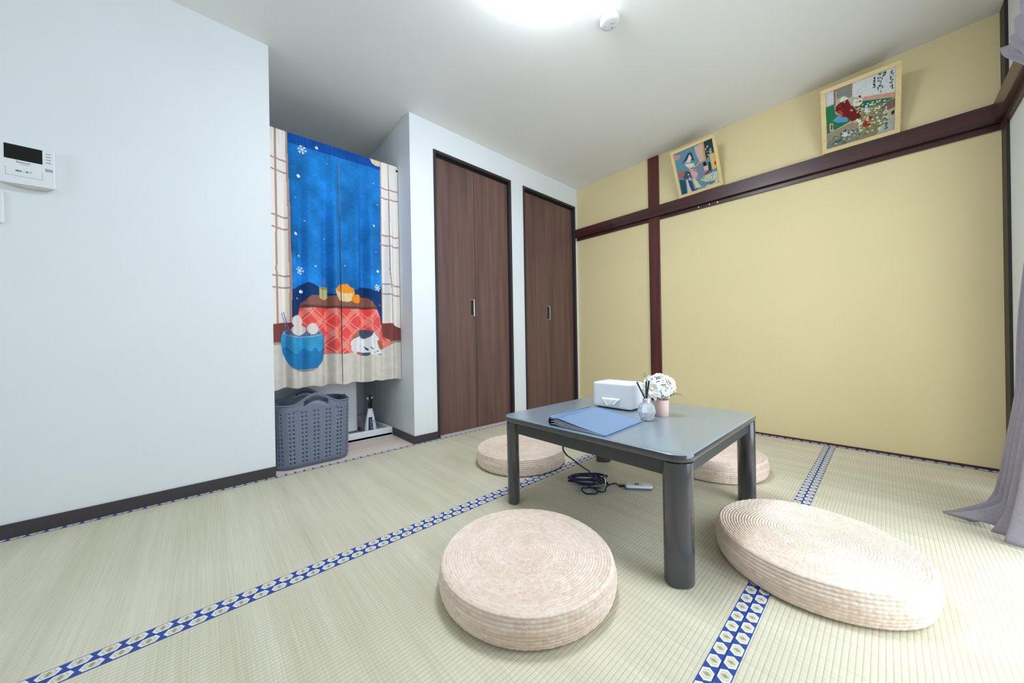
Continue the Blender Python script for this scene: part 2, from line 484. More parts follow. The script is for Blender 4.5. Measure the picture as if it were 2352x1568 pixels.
struct(MB().box(L - 0.010, L + 0.005, -0.095, -0.0, 0.0, H).build('trim_5', M_darkpost, bevel=0.001, seg=1), 'dark corner post beside the window wall')

# ---- closet doors (bifold)
def closet(n, y0, y1, label):
    r = sempty('door_%d' % n, label, (0, (y0 + y1) / 2, 0))
    hw = (y1 - y0) / 2; fw_, out = 0.020, 0.006
    for s in (-1, 1):
        a, b = sorted((s * hw, s * (hw - fw_)))
        MB().box(-0.075, out, a, b, 0.0, ZD).build('door_jamb', M_frame, r, bevel=0.0015, seg=1)
    MB().box(-0.075, out, -hw + fw_, hw - fw_, ZD - 0.020, ZD).build('door_head', M_frame, r, bevel=0.0015, seg=1)
    MB().box(-0.06, -0.022, -hw + fw_, hw - fw_, ZD - 0.036, ZD - 0.020).build('door_track', M_black, r)
    inner = hw - fw_ - 0.003
    for s in (-1, 1):
        a, b = (-inner, -0.0018) if s < 0 else (0.0018, inner)
        lf = MB().box(-0.058, -0.026, a, b, 0.013, ZD - 0.030).build('door_leaf', M_door, r, bevel=0.0012, seg=1)
        if s < 0:
            h = MB()
            h.box(-0.0262, -0.0256, -0.046, -0.030, 0.885, 1.005)
            h.build('handle_recess', M_black, lf)
            h = MB(); h.box(-0.0262, -0.010, -0.030, -0.020, 0.880, 1.010); h.box(-0.0262, -0.022, -0.046, -0.030, 1.005, 1.010); h.box(-0.0262, -0.022, -0.046, -0.030, 0.880, 0.885)
            h.build('handle', M_chrome, lf, bevel=0.0015)['label'] = 'satin chrome finger pull'
    MB().box(-0.075, 0.001, -hw + fw_, hw - fw_, -0.01, 0.010).build('door_sill', M_thresh, r)
    return r
closet(1, Y1, Y2, 'dark walnut folding closet door beside the alcove')
closet(2, Y3, Y4, 'dark walnut folding closet door in the corner by the ochre wall')

# ================================================================== LARGE OBJECTS
# ---- low table
TX, TY, TZ = 1.405, -1.566, 0.367
def table_mat():
    t = NT('charcoal lacquer with painted reflection')
    t.col(t.mix(t.ramp(t.noise((1, 1, 1), 300, 2), 0.3, 0.7), S(124, 140, 152), S(134, 150, 161)))  # lighter blue-grey than the edge: reflected light painted into the base
    t.b.inputs['Roughness'].default_value = 0.28; t.b.inputs['Coat Weight'].default_value = 0.7; t.b.inputs['Coat Roughness'].default_value = 0.22
    t.b.inputs['Specular IOR Level'].default_value = 0.6
    t.bump(t.noise((1, 1, 1), 500, 2), 0.06, 0.0005)
    return t.m
M_top = table_mat()
M_leg = mat('glossy charcoal leg', (62, 62, 66), 0.16, spec=0.6, coat=0.4)
M_apron = mat('charcoal apron', (52, 55, 54), 0.4)
table = thing('low_table', 'dark charcoal square low table with rounded corners on the tatami', 'table', (TX, TY, 0))
TW = 0.757
def outline(inset, z, r=0.055):
    return [(x, y, z) for x, y in rrect(TW - 2 * inset, TW - 2 * inset, max(r - inset, 0.01), 8)]
MB().rings([outline(0.016, 0.3405), outline(0.006, 0.3415), outline(0.002, 0.346), outline(0.0, 0.352), outline(0.0, 0.361), outline(0.0010, 0.3644)]).build('shaded_edge', M_leg, table, smooth=50)  # side of the top split off darker, its shade put into the colour
MB().rings([outline(0.0010, 0.3645), outline(0.0022, 0.3658), outline(0.0048, 0.3668), outline(0.009, TZ), outline(0.03, TZ)]).build('tabletop', M_top, table, smooth=50)
for a in range(4):
    rr = Matrix.Rotation(a * PI / 2, 4, 'Z')
    p = MB().box(-0.312, 0.312, -0.357, -0.339, 0.297, 0.3408).build('apron', M_apron, table, bevel=0.002, seg=2)
    p.matrix_local = rr
    rings = []
    for z, k in ((0.0, 0.90), (0.003, 0.97), (0.008, 1.0), (0.15, 1.0), (0.3407, 1.0)):
        ring = []
        for i in range(28):
            t = 2 * PI * i / 28
            tt = 0.0405 * math.copysign(abs(math.cos(t)) ** 0.85, math.cos(t)) * k
            dd = (0.031 if math.sin(t) > 0 else 0.021) * math.copysign(abs(math.sin(t)) ** 0.9, math.sin(t)) * k
            d = 0.4775 + dd
            ring.append(((d + tt) * 0.70711, (d - tt) * 0.70711, z))
        rings.append(ring[::-1])
    MB().rings(rings).build('leg', M_leg, table, smooth=60).matrix_local = rr
hb = MB(); hb.box(-0.15, 0.15, -0.15, 0.15, 0.315, 0.3405)
hb.build('heater', M_black, table, bevel=0.006)
hb = MB()
for k in range(9):
    hb.tube([(-0.13, -0.13 + k * 0.0325, 0.303), (0.13, -0.13 + k * 0.0325, 0.303)], 0.0015, 6)
hb.tube([(-0.13, -0.13, 0.303), (0.13, -0.13, 0.303), (0.13, 0.13, 0.303), (-0.13, 0.13, 0.303)], 0.002, 6, True)
for sx in (-1, 1):
    for sy in (-1, 1):
        hb.tube([(sx * 0.12, sy * 0.12, 0.303), (sx * 0.12, sy * 0.12, 0.316)], 0.002, 6)
hb.build('heater_guard', M_chrome, table)

# ---- woven straw floor cushions
M_straw = attr_mat('woven straw', 0.62)
def cushion_mesh(R=0.245, h=0.086, nrow=8, ntop=30, ncol=100, sub=5, asub=5):
    prof = []   # (r, z, nr, nz, rowcoord)
    ns = nrow * sub; rim = 0.007
    for i in range(ns + 1):
        f = i / ns; z = 0.004 + f * (h - rim - 0.004)
        b = 0.006 * math.sin(PI * f) - 0.003 * (1 - f) ** 4
        prof.append((R - 0.008 + b, z, 1, 0, f * nrow))
    for k in range(1, 6):
        a = k / 6 * PI / 2
        prof.append((R - 0.008 - rim + rim * math.cos(a), h - rim + rim * math.sin(a), math.cos(a), math.sin(a), nrow + k / 6 * 1.6))
    nt = ntop * sub; r0 = R - 0.008 - rim
    for i in range(nt + 1):
        f = i / nt; r = r0 * (1 - f) + 0.0015 * f
        prof.append((r, h + 0.0025 * (1 - (r / r0) ** 2), 0, 1, nrow + 1.6 + f * ntop))
    prof = np.array(prof); nP = len(prof)
    nA = ncol * asub; th = np.arange(nA) * 2 * PI / nA
    row = np.floor(prof[:, 4]); fr = prof[:, 4] - row
    strand = np.sqrt(np.clip(np.sin(PI * fr), 0, 1))
    k = rng.random(int(row.max()) + 2)
    fade = np.clip(prof[:, 0] / 0.06, 0.15, 1)
    col = (ncol * th / (2 * PI))[None, :] + 0.10 * np.where(row % 2 == 0, 1, -1)[:, None] + 0.08 * (k[row.astype(int)][:, None] - 0.5)
    weave = np.sqrt(np.abs(np.sin(PI * col)))
    alt = np.cos(PI * (np.floor(col) + row[:, None]))
    disp = 0.0030 * strand[:, None] * (0.20 + (0.70 * weave + 0.10 * alt) * fade[:, None])
    disp += (rng.random((nP, nA)) - 0.5) * 0.0004
    wob = 0.0016 * np.sin(3 * th + 1.1) + 0.0010 * np.sin(5 * th + 0.3)
    r = prof[:, 0:1] + prof[:, 2:3] * disp + wob[None, :] * (prof[:, 0:1] / R)
    z = prof[:, 1:2] + prof[:, 3:4] * disp
    co = np.stack([r * np.cos(th), r * np.sin(th), np.broadcast_to(z, r.shape)], -1).reshape(-1, 3)
    i = np.arange(nP * nA).reshape(nP, nA); j = np.roll(i, -1, 1)
    F = np.stack([i[:-1], j[:-1], j[1:], i[1:]], -1).reshape(-1, 4)
    me = bpy.data.meshes.new('straw_cushion')
    V = co.tolist() + [[0, 0, float(prof[-1, 1])], [0, 0, 0.004]]
    faces = F.tolist() + [[int(i[-1, a]), int(j[-1, a]), nP * nA] for a in range(nA)] + [[int(j[0, a]), int(i[0, a]), nP * nA + 1] for a in range(nA)]
    me.from_pydata(V, [], faces); me.update()
    me.polygons.foreach_set('use_smooth', np.ones(len(me.polygons), bool))
    # natural tone of the single rush strands
    cell = np.floor(th / (2 * PI) * ncol + 1e-6).astype(int)
    tone = rng.random((int(row.max()) + 2, ncol + 2))
    T = tone[row.astype(int)][:, cell] * 0.45 + k[row.astype(int)][:, None] * 0.25 + rng.random((nP, nA)) * 0.3
    big = 0.5 + 0.25 * np.sin(2 * th + 0.4)[None, :] + 0.25 * np.sin(prof[:, 4] * 0.5)[:, None] * np.cos(3 * th)[None, :]
    T = np.clip(T * 0.75 + big * 0.3, 0, 1)[..., None]
    c = np.array(S(212, 180, 156)) * (1 - T) + np.array(S(248, 234, 220)) * T
    c4 = np.ones((len(V), 4), np.float32); c4[:nP * nA, :3] = c.reshape(-1, 3); c4[nP * nA:, :3] = S(220, 200, 172)
    at = me.color_attributes.new('print', 'FLOAT_COLOR', 'POINT'); at.data.foreach_set('color', c4.ravel())
    me.materials.append(M_straw)
    return me
CM = cushion_mesh()
for x, y, R, h, rz, lab in (
        (1.437, -2.200, 0.246, 0.080, 0.3, 'round woven straw cushion in the foreground left of the table front leg'),
        (1.982, -1.558, 0.241, 0.090, 1.9, 'round woven straw cushion lying on the blue border near the curtain'),
        (0.733, -1.554, 0.248, 0.086, 2.7, 'round woven straw cushion behind the table left leg, near the closet doors'),
        (1.512, -0.905, 0.245, 0.086, 4.0, 'round woven straw cushion behind the table, towards the ochre wall')):
    o = bpy.data.objects.new('straw_cushion', CM); COL.objects.link(o)
    o.location = (x, y, 0.0015); o.rotation_euler = (0, 0, rz); o.scale = (R / 0.245, R / 0.245, h / 0.086)
    tag(o, lab, 'cushion', 'woven straw cushions around the table')

# ---- printed door curtain in the alcove on a tension rod
NX, NY0, NZ = -0.200, -2.62, 1.945
S0, SW, SH = 1.35, 76.6, 149.6
def ttop(s): return 2.6 - 1.6 * s / 78
def cv(p):
    s, t = p[0], p[1]; k = ttop(s)
    return (s - S0, (t - k) * SH / (151.6 - k))
ART = {
'blue':[(11.5,2.6),(35.4,1.6),(66.2,1.1),(66.3,36.4),(66.6,75.6),(66.3,113.6),(11.7,114.6),(12.2,82.6),(12.0,49.4)],
'lineL':[(11.2,2.4),(12.0,49.4),(12.2,82.6),(12.2,93.5),(12.0,114.6)],
'lineR':[(66.2,1.1),(66.5,36.3),(66.6,75.6),(66.8,88.5),(66.6,113.6)],
'moon':[(63.5,0.4),(70.1,-1.9)],
'dots':[(26.9,6.2,0.81),(17.2,26.0,0.99),(15.3,39.5,0.35),(19.9,52.3,0.46),(15.0,61.0,0.87),(32.9,13.5,0.29),(31.0,60.3,0.41),(60.7,46.6,0.81),(63.6,31.2,0.46),(61.0,17.6,0.46),(62.0,64.0,0.41),(16.6,73.5,0.52),(25.2,78.6,0.46),(17.6,94.7,1.02),(25.3,78.8,0.51),(63.0,77.0,0.85),(15.1,99.0,0.51),(41.8,76.1,0.43),(16.8,73.4,0.6),(64.0,100.2,0.43)],
'flakes':[(19.2,10.0),(17.1,82.1),(62.6,88.4)],
'lv':[(5.8,2.3),(5.8,50.9),(5.4,83.4),(5.5,85.9),(5.5,113.9)],
'rv':[(71.3,0.8),(71.1,35.2),(70.9,75.1),(71.9,88.1),(72.4,113.0)],
'lh':[[(3.3,19.1),(5.9,19.4),(11.7,19.7)],[(3.2,25.8),(5.8,26.1),(11.6,26.5)],[(2.8,51.8),(5.4,52.0),(11.2,52.3)],[(2.7,58.9),(5.3,59.0),(11.1,59.1)],[(3.1,86.6),(12.1,86.2)],[(3.0,93.4),(12.0,93.0)]],
'rh':[[(66.3,18.4),(70.8,19.5),(78.4,18.6)],[(66.1,25.0),(70.7,26.2),(78.3,25.4)],[(65.7,50.5),(70.2,51.8),(77.8,51.5)],[(65.6,57.3),(70.1,58.6),(77.7,58.4)],[(67.3,84.8),(77.7,86.2)],[(67.2,91.8),(77.5,92.9)]],
'mount':[(12.0,94.8),(16.0,91.6),(20.9,88.8),(24.3,89.6),(29.4,93.0),(35.1,95.1),(43.7,93.9),(48.1,91.0),(51.8,88.5),(55.1,89.1),(58.8,90.7),(62.3,90.1),(67.3,86.7),(66.8,113.6),(11.7,114.6)],
'cup':[(26.9,91.1),(32.3,90.6),(32.3,97.1),(30.9,98.6),(28.1,98.8),(26.9,97.5)],
'top1':[(22.7,96.3),(55.0,95.6),(62.0,101.8),(16.9,102.5)],
'top2':[(16.9,102.3),(62.0,101.8),(62.0,103.3),(16.8,104.2)],
'quilt':[(16.8,104.2),(62.0,103.2),(64.1,108.7),(65.6,115.6),(66.7,121.6),(70.2,124.1),(70.4,127.7),(66.5,129.8),(52.0,132.3),(30.4,132.0),(18.7,130.9),(15.4,108.6)],
'cushL':[(2.0,114.6),(8.1,113.5),(12.8,113.3),(16.0,118.0),(15.8,125.5),(1.8,125.3)],
'cushR':[(65.4,112.3),(72.4,112.4),(79.3,116.6),(79.1,124.9),(66.5,128.1)],
'floor':[(0.5,125.2),(15.1,125.7),(18.7,130.9),(30.4,131.9),(44.8,131.6),(66.5,129.6),(68.6,126.1),(80.2,124.7),(80.6,161.2),(0.1,154.6)],
'fborder':[(0.5,125.2),(15.1,125.7),(30.4,131.9),(44.8,131.6),(66.5,129.6),(68.6,126.1),(80.2,124.7)],
'bask1':[(35.4,91.9),(39.0,88.5),(42.9,87.7),(47.3,90.3),(47.7,93.6),(41.4,95.5),(35.9,94.5)],
'bask2':[(35.6,92.5),(41.5,93.9),(47.7,93.1),(45.8,98.5),(43.1,99.3),(38.8,98.7),(36.3,95.9)],
'mand':[(48.9,97.0),(51.7,96.8)],
'pot':[(7.2,121.0),(6.9,125.6),(7.9,131.4),(9.9,136.1),(11.5,139.0),(13.4,140.3),(17.8,141.1),(22.8,141.2),(25.3,140.3),(28.3,135.8),(29.8,129.6),(30.1,124.7),(29.5,120.2),(26.6,117.8),(18.2,116.7),(10.2,117.7),(8.1,118.9)],
'potshadow':[(11.3,139.6),(15.2,141.7),(18.6,142.7),(22.7,142.5),(25.9,140.3),(17.9,138.7)],
'wave':[(7.3,129.3),(8.6,127.9),(10.1,127.5),(11.6,129.3),(13.2,131.2),(15.0,131.7),(16.9,129.2),(19.0,128.4),(20.6,130.2),(22.2,130.7),(23.5,128.7),(24.9,128.3),(26.2,130.8),(27.9,129.3),(29.9,127.4)],
'potin':[(18.4,119.5),(28.2,119.5),(18.3,122.1)],
'mochi':[[(15.2,112.5),(18.1,112.4),(15.2,116.1)],[(15.8,117.7),(19.5,117.7),(15.7,120.8)],[(23.0,116.9),(26.1,116.9),(22.9,120.4)]],
'sticks':[[(7.7,107.9),(11.2,120.6)],[(8.8,107.3),(11.9,120.2)]],
'catw':[(45.0,125.3),(47.0,123.0),(50.2,121.4),(53.4,122.8),(56.7,121.6),(57.7,120.2),(59.1,118.6),(61.0,120.7),(62.9,123.6),(61.9,126.6),(62.8,129.6),(64.8,132.1),(64.7,133.9),(62.2,134.7),(57.9,133.9),(54.1,134.2),(47.7,133.2),(45.7,131.0)],
'catb':[(45.2,124.6),(46.5,121.1),(49.3,117.4),(50.6,121.1),(47.0,123.1)],
'catg':[(49.1,117.6),(53.5,116.9),(58.9,118.3),(57.7,120.4),(56.7,121.6),(54.3,123.0),(52.0,122.8),(50.2,121.4)],
'cate':[(61.8,124.1),(64.9,125.1),(67.1,128.7),(64.8,130.9),(62.8,129.1),(61.7,126.1)],
'tail1':[(48.6,131.7),(52.7,132.2),(52.7,134.2),(49.0,133.7),(47.7,133.0)],
'tail2':[(52.7,132.2),(56.3,132.3),(56.5,133.5),(55.5,134.3),(52.7,134.2)],
'face':[[(54.0,128.4),(55.6,130.1)],[(56.6,128.7),(58.2,130.2)],[(54.4,129.6),(55.6,130.8)],[(61.3,131.7),(62.5,131.5)],[(62.3,134.0),(64.7,133.5)],[(58.9,132.3),(59.6,132.5)]],
'hem':[(2.8,150.0),(13.6,151.5),(20.7,151.4),(28.5,152.2),(42.7,151.8),(53.5,151.4),(78.1,151.6)],
}
A = {k: ([cv(p) for p in v] if k not in ('dots', 'lh', 'rh', 'mochi', 'sticks', 'face') else v) for k, v in ART.items()}
cvs = Canvas(SW, SH, 0.24, (242, 233, 225))
bl = cvs.inpoly(A['blue']) | cvs.inpoly([(A['blue'][0][0], -1), (A['blue'][2][0], -1), A['blue'][2], A['blue'][0]])
cvs.put(bl, (30, 120, 194)); cvs.blotch(0.38, (7, 9), bl); cvs.blotch(0.22, (19, 24), bl); cvs.blotch(0.10, (60, 130), bl)
hd = bl & (cvs.Y < 6.0); cvs.put(hd, (14, 62, 150), 0.75)
cvs.put(cvs.inpoly([cv(p) for p in ART['mount']]), (24, 60, 112))
cvs.put((((cvs.X - A['moon'][0][0]) / 4.6) ** 2 + ((cvs.Y + 0.8) / 4.6) ** 2 < 1) & (cvs.X < A['lineR'][0][0]), (222, 212, 172))
for s, t, r in ART['dots']:
    x, y = cv((s, t)); cvs.ell(x, y, r, r, (232, 240, 246), 1.0 if r > 0.7 else 0.55)
for x, y in A['flakes']:
    for k in range(3):
        a = k * PI / 3 + 0.2; dx, dy = 2.0 * math.cos(a), 2.3 * math.sin(a)
        cvs.line([(x - dx, y - dy), (x + dx, y + dy)], 0.42, (224, 236, 242))
        for e in (-1, 1):
            for b in (0.6, -0.6):
                cvs.line([(x + e * dx * 0.62, y + e * dy * 0.62), (x + e * (dx * 0.62 + 0.85 * math.cos(a + b)), y + e * (dy * 0.62 + 0.85 * math.sin(a + b)))], 0.36, (224, 236, 242))
BAR = (178, 150, 138)
cvs.line(A['lv'], 0.95, BAR); cvs.line(A['rv'], 0.8, BAR); cvs.line(A['lineL'], 1.0, (196, 158, 140)); cvs.line(A['lineR'], 0.8, (200, 170, 152))
for q in ART['lh'] + ART['rh']: cvs.line([cv(p) for p in q], 0.95, BAR)
cvs.poly(A['floor'], (218, 210, 199)); fl = cvs.inpoly(A['floor']); cvs.put(cvs.Y > 131.5, (218, 210, 199))
cvs.blotch(0.06, (40, 70), cvs.Y > 126)
cvs.poly(A['cushL'], (132, 74, 66)); cvs.poly(A['cushR'], (132, 76, 70))
cvs.line(A['fborder'], 1.4, (164, 152, 140))
q = cvs.inpoly(A['quilt']); cvs.put(q, (234, 84, 80))
for dirn in (1, -1):
    ph = ((cvs.X + dirn * cvs.Y * 0.92) / 13.5) % 1.0
    cvs.put(q & (ph > 0.30) & (ph < 0.58), (244, 158, 146), 0.55)
    cvs.put(q & (ph > 0.68) & (ph < 0.74), (246, 176, 164), 0.6)
cvs.blotch(0.10, (12, 14), q)
cvs.poly(A['top1'], (146, 96, 84)); cvs.poly(A['top2'], (108, 70, 64))
cvs.poly(A['cup'], (196, 190, 130)); x, y = A['cup'][0]; cvs.ell(x + 2.7, y + 0.5, 2.6, 0.9, (160, 152, 96)); cvs.ell(x + 3.2, y - 4.2, 1.6, 2.0, (90, 130, 200), 0.5)
cvs.poly(A['bask1'], (242, 150, 44)); cvs.poly(A['bask2'], (236, 206, 156)); cvs.blotch(0.10, (110, 90), cvs.inpoly(A['bask2']))
x, y = A['mand'][0]; cvs.ell(x, y, 2.8, 2.9, (244, 148, 40))
cvs.poly(A['potshadow'], (168, 158, 148)); cvs.poly(A['pot'], (62, 158, 206))
pm = cvs.inpoly(A['pot']); wx = [p[0] for p in A['wave']]; wy = [p[1] for p in A['wave']]
low = pm & (cvs.Y > np.interp(cvs.X, wx, wy)); cvs.put(low, (44, 126, 186)); cvs.blotch(0.10, (26, 40), pm)
x, y = A['potin'][0]; rx = A['potin'][1][0] - x; ry = A['potin'][2][1] - y
cvs.ell(x, y, rx, ry, (150, 178, 216)); cvs.ell(x, y - 0.3, rx * 0.92, ry * 0.8, (44, 52, 84))
g = (((cvs.X - x) / (rx * 0.9)) ** 2 + ((cvs.Y - y + 0.3) / (ry * 0.75)) ** 2 < 1) & ((((cvs.X + 1.6 * cvs.Y) / 1.6) % 1 < 0.3) | (((cvs.X - 1.6 * cvs.Y) / 1.6) % 1 < 0.3))
cvs.put(g, (150, 156, 180))
for m3 in ART['mochi']:
    c0, c1_, c2_ = [cv(p) for p in m3]; cvs.ell(c0[0], c0[1], c1_[0] - c0[0], c2_[1] - c0[1], (226, 220, 216))
for q2 in ART['sticks']: cvs.line([cv(p) for p in q2], 0.55, (126, 130, 168))
cvs.poly(A['catw'], (236, 236, 238)); cvs.poly(A['catb'], (176, 118, 96)); cvs.poly(A['catg'], (86, 92, 112)); cvs.poly(A['cate'], (172, 108, 84))
cvs.poly(A['tail1'], (190, 112, 92)); cvs.poly(A['tail2'], (86, 98, 122))
for q2 in ART['face']: cvs.line([cv(p) for p in q2], 0.5, (60, 66, 90))
SLIT = 38.2
def noren_pos(X, Y):
    s = X + S0; v = Y / SH
    t = ttop(s) + (151.6 - ttop(s)) * v + 0.5 * np.sin(s * 0.5) * v ** 6
    amp = 0.004 + 0.009 * np.clip(v * 2.2, 0, 1)
    f = np.sin(2 * PI * s / 11.5 + 0.6) * 0.7 + np.sin(2 * PI * s / 7.3 + 2.0 + v) * 0.5 + np.sin(2 * PI * s / 19.0 + 1.0) * 0.5
    gather = 0.0022 * np.sin(2 * PI * s / 1.9 + np.sin(s)) * np.exp(-((Y - 3.0) / 5.0) ** 2)
    gap = np.clip((Y - 7.0) / 8.0, 0, 1)
    d = X - SLIT
    step = gap * np.where(d < 0, -0.005 * np.exp(d / 2.2), 0.003 * np.exp(-d / 3.0))
    x = NX + amp * f * 1.7 * np.clip(0.4 + v * 2, 0.4, 1) + gather + step + 0.006
    x = np.where(Y < 5.2, NX + 0.0085 + gather + 0.1 * amp * f, x * np.clip((Y - 5.2) / 3.0, 0, 1) + (NX + 0.0085 + gather + 0.1 * amp * f) * (1 - np.clip((Y - 5.2) / 3.0, 0, 1)))
    return x, NY0 + s / 100 + 0.0015 * np.sin(s * 0.9 + 1), NZ - t / 100
M_noren = attr_mat('printed linen', 0.9, 0.25)
nor = cvs.mesh('door_curtain', noren_pos, M_noren, slit=(int(SLIT / 0.24), 36))
tag(nor, 'blue snowy-night door curtain printed with a red quilted table and sleeping cat', 'curtain')
rod = thing('tension_rod', 'thin black tension rod holding the printed door curtain', 'rod', (NX, (YA + YB) / 2, 1.905))
za, zb_ = NZ - ttop(0) / 100 - 0.030 - 1.905, NZ - ttop(78) / 100 - 0.030 - 1.905
hl = (YA - YB) / 2
MB().tube([(0, -hl + 0.012, za), (0, hl - 0.012, zb_)], 0.006, 12).build('pole', M_black, rod, smooth=True)
for e, z in ((-1, za), (1, zb_)):
    MB().tube([(0, e * (hl - 0.014), z), (0, e * (hl - 0.0005), z)], 0.011, 14).build('end_cap', M_black, rod, smooth=50)

# ---- grey curtain on the window wall
M_curt = mat('grey lilac drapery', (172, 164, 172), 0.85, var=0.06, vscale=120, bump=0.25, bscale=700, bs=(1, 1, 0.6))
def _translucent(m, k):
    nt = m.node_tree; b = nt.nodes['Principled BSDF']; t = nt.nodes.new('ShaderNodeBsdfTranslucent'); x = nt.nodes.new('ShaderNodeMixShader')
    src = b.inputs['Base Color'].links[0].from_socket
    nt.links.new(src, t.inputs[0]); x.inputs[0].default_value = k
    nt.links.new(b.outputs[0], x.inputs[1]); nt.links.new(t.outputs[0], x.inputs[2]); nt.links.new(x.outputs[0], nt.nodes['Material Output'].inputs[0])
_translucent(M_curt, 0.3)
CZ = [1.745, 1.70, 1.62, 1.50, 1.36, 1.22, 1.08, 0.92, 0.75, 0.55, 0.35, 0.18, 0.07, 0.012]
CL = [-0.66, -0.68, -0.78, -0.92, -1.08, -1.10, -0.98, -0.86, -0.775, -0.70, -0.63, -0.58, -0.54, -0.53]
CW = [0.50, 0.46, 0.38, 0.28, 0.17, 0.14, 0.20, 0.28, 0.34, 0.38, 0.42, 0.45, 0.48, 0.50]
CA = [0.048, 0.048, 0.046, 0.04, 0.030, 0.024, 0.030, 0.040, 0.046, 0.052, 0.058, 0.066, 0.078, 0.09]
def curtain():
    NU, NV = 220, 120
    zz = np.linspace(1.745, 0.012, NV)
    o = np.argsort(CZ); cz = np.array(CZ)[o]
    f = lambda a: np.interp(zz, cz, np.array(a)[o])[:, None]
    l, w_, a_ = f(CL), f(CW), f(CA)
    for _ in range(3):
        for arr in (l, w_, a_): arr[1:-1] = (arr[:-2] + 2 * arr[1:-1] + arr[2:]) / 4
    u = np.linspace(0, 1, NU)[None, :]
    Z = np.repeat(zz[:, None], NU, 1)
    Y = l - w_ * u + 0.01 * np.sin(9 * u + 4 * Z) * np.clip((1.1 - Z), 0, 1)
    ph = 2 * PI * 6.5 * u + 0.5 * np.sin(3 * Z + 2) + 0.6
    lead = 0.42 + 0.58 * np.clip(u / 0.35, 0, 1) ** 1.2
    X = 2.482 - a_ * lead * (0.5 + 0.5 * np.sin(ph)) - 0.006 * np.sin(2 * PI * 13 * u + Z * 5)
    # leading corner of the heading flops into the room
    k = np.exp(-(u / 0.10) ** 2) * np.clip((Z - 1.58) / 0.14, 0, 1)
    X = X - 0.022 * k; Z = Z - 0.05 * np.clip((Z - 1.58) / 0.16, 0, 1) * np.sin(PI * np.clip(u * 1.6, 0, 1))
    # hem spreads over the mat
    b = np.exp(-((u - 0.55) / 0.16) ** 2) * np.clip((0.10 - zz[:, None]) / 0.09, 0, 1) ** 1.5
    X = X - 0.14 * b
    Y = Y - 0.03 * b
    Z = Z + 0.02 * b * np.sin(ph * 0.5)
    Z = np.maximum(Z, 0.004)
    g = MB(); V = np.stack([X, Y, Z], -1).reshape(-1, 3).tolist()
    F = [(r * NU + c, r * NU + c + 1, (r + 1) * NU + c + 1, (r + 1) * NU + c) for r in range(NV - 1) for c in range(NU - 1)]
    g.add(V, F)
    return g
cur = thing('window_curtain', 'gathered grey lilac curtain at the right edge, hem spread on the tatami', 'curtain', (0, 0, 0))
dr = curtain().build('drape', M_curt, cur, smooth='all')
sd = dr.modifiers.new('cloth thickness', 'SOLIDIFY'); sd.thickness = 0.0012
MB().tube([(2.475 + 0.03 * math.cos(t) - 0.008, -1.17 + 0.082 * math.sin(t), 1.235) for t in np.linspace(0, 2 * PI, 28)[:-1]], 0.010, 8, True).build('tieback', M_curt, cur, smooth='all')
rail = thing('curtain_rail', 'white curtain rail above the window beam', 'rail', (2.482, -1.85, 1.752))
MB().box(-0.008, 0.008, -1.15, 1.15, 0.0, 0.014).build('track', M_plastic, rail, bevel=0.002)
for y in (-1.0, 0.0, 1.0):
    MB().box(0.008, 0.018, y - 0.008, y + 0.008, 0.004, 0.014).build('bracket', M_plastic, rail)
for k in range(7):
    MB().box(-0.002, 0.002, 1.10 - k * 0.06, 1.104 - k * 0.06, -0.018, 0.0).build('hook', M_plastic, rail)

# ---- ceiling lamp and smoke alarm
lx, ly = 1.292, -1.892
lamp = thing('ceiling_lamp', 'round white ceiling lamp, lit', 'lamp', (lx, ly, H))
MB().lathe([(0.19, -0.02), (0.20, 0.0)], 48).build('lamp_base', M_plastic, lamp, smooth=40)
MB().lathe([(0.01, -0.092), (0.08, -0.090), (0.14, -0.082), (0.19, -0.066), (0.213, -0.045), (0.218, -0.03), (0.212, -0.020)], 64).build('diffuser', M_glow, lamp, smooth='all')
sm = thing('smoke_alarm', 'small round white smoke alarm on the ceiling beside the lamp', 'smoke alarm', (1.262, -1.412, H))
MB().lathe([(0.050, -0.010), (0.051, -0.004), (0.051, 0.0)], 40).build('mount', M_plastic, sm, smooth=40)
MB().lathe([(0.0005, -0.036), (0.030, -0.036), (0.041, -0.034), (0.0455, -0.028), (0.0455, -0.0125)], 40).build('cover', M_plastic, sm, smooth=50)
MB().lathe([(0.043, -0.0125), (0.043, -0.010)], 40).build('vent_gap', mat('grey vent', (120, 125, 130), 0.6), sm)
M_grey = mat('grey print', (120, 126, 134), 0.6)
MB().box(0.004, 0.022, -0.0012, 0.0012, -0.0368, -0.0358).build('pull_slot', M_grey, sm).rotation_euler = (0, 0, 0.75)
MB().lathe([(0.003, -0.0370), (0.004, -0.0358)], 12, (-0.004, 0.026)).build('indicator', M_grey, sm)
MB().lathe([(0.0045, -0.0368), (0.005, -0.0358)], 12, (-0.022, -0.006)).build('test_button', mat('pale blue button', (180, 205, 212), 0.5), sm)

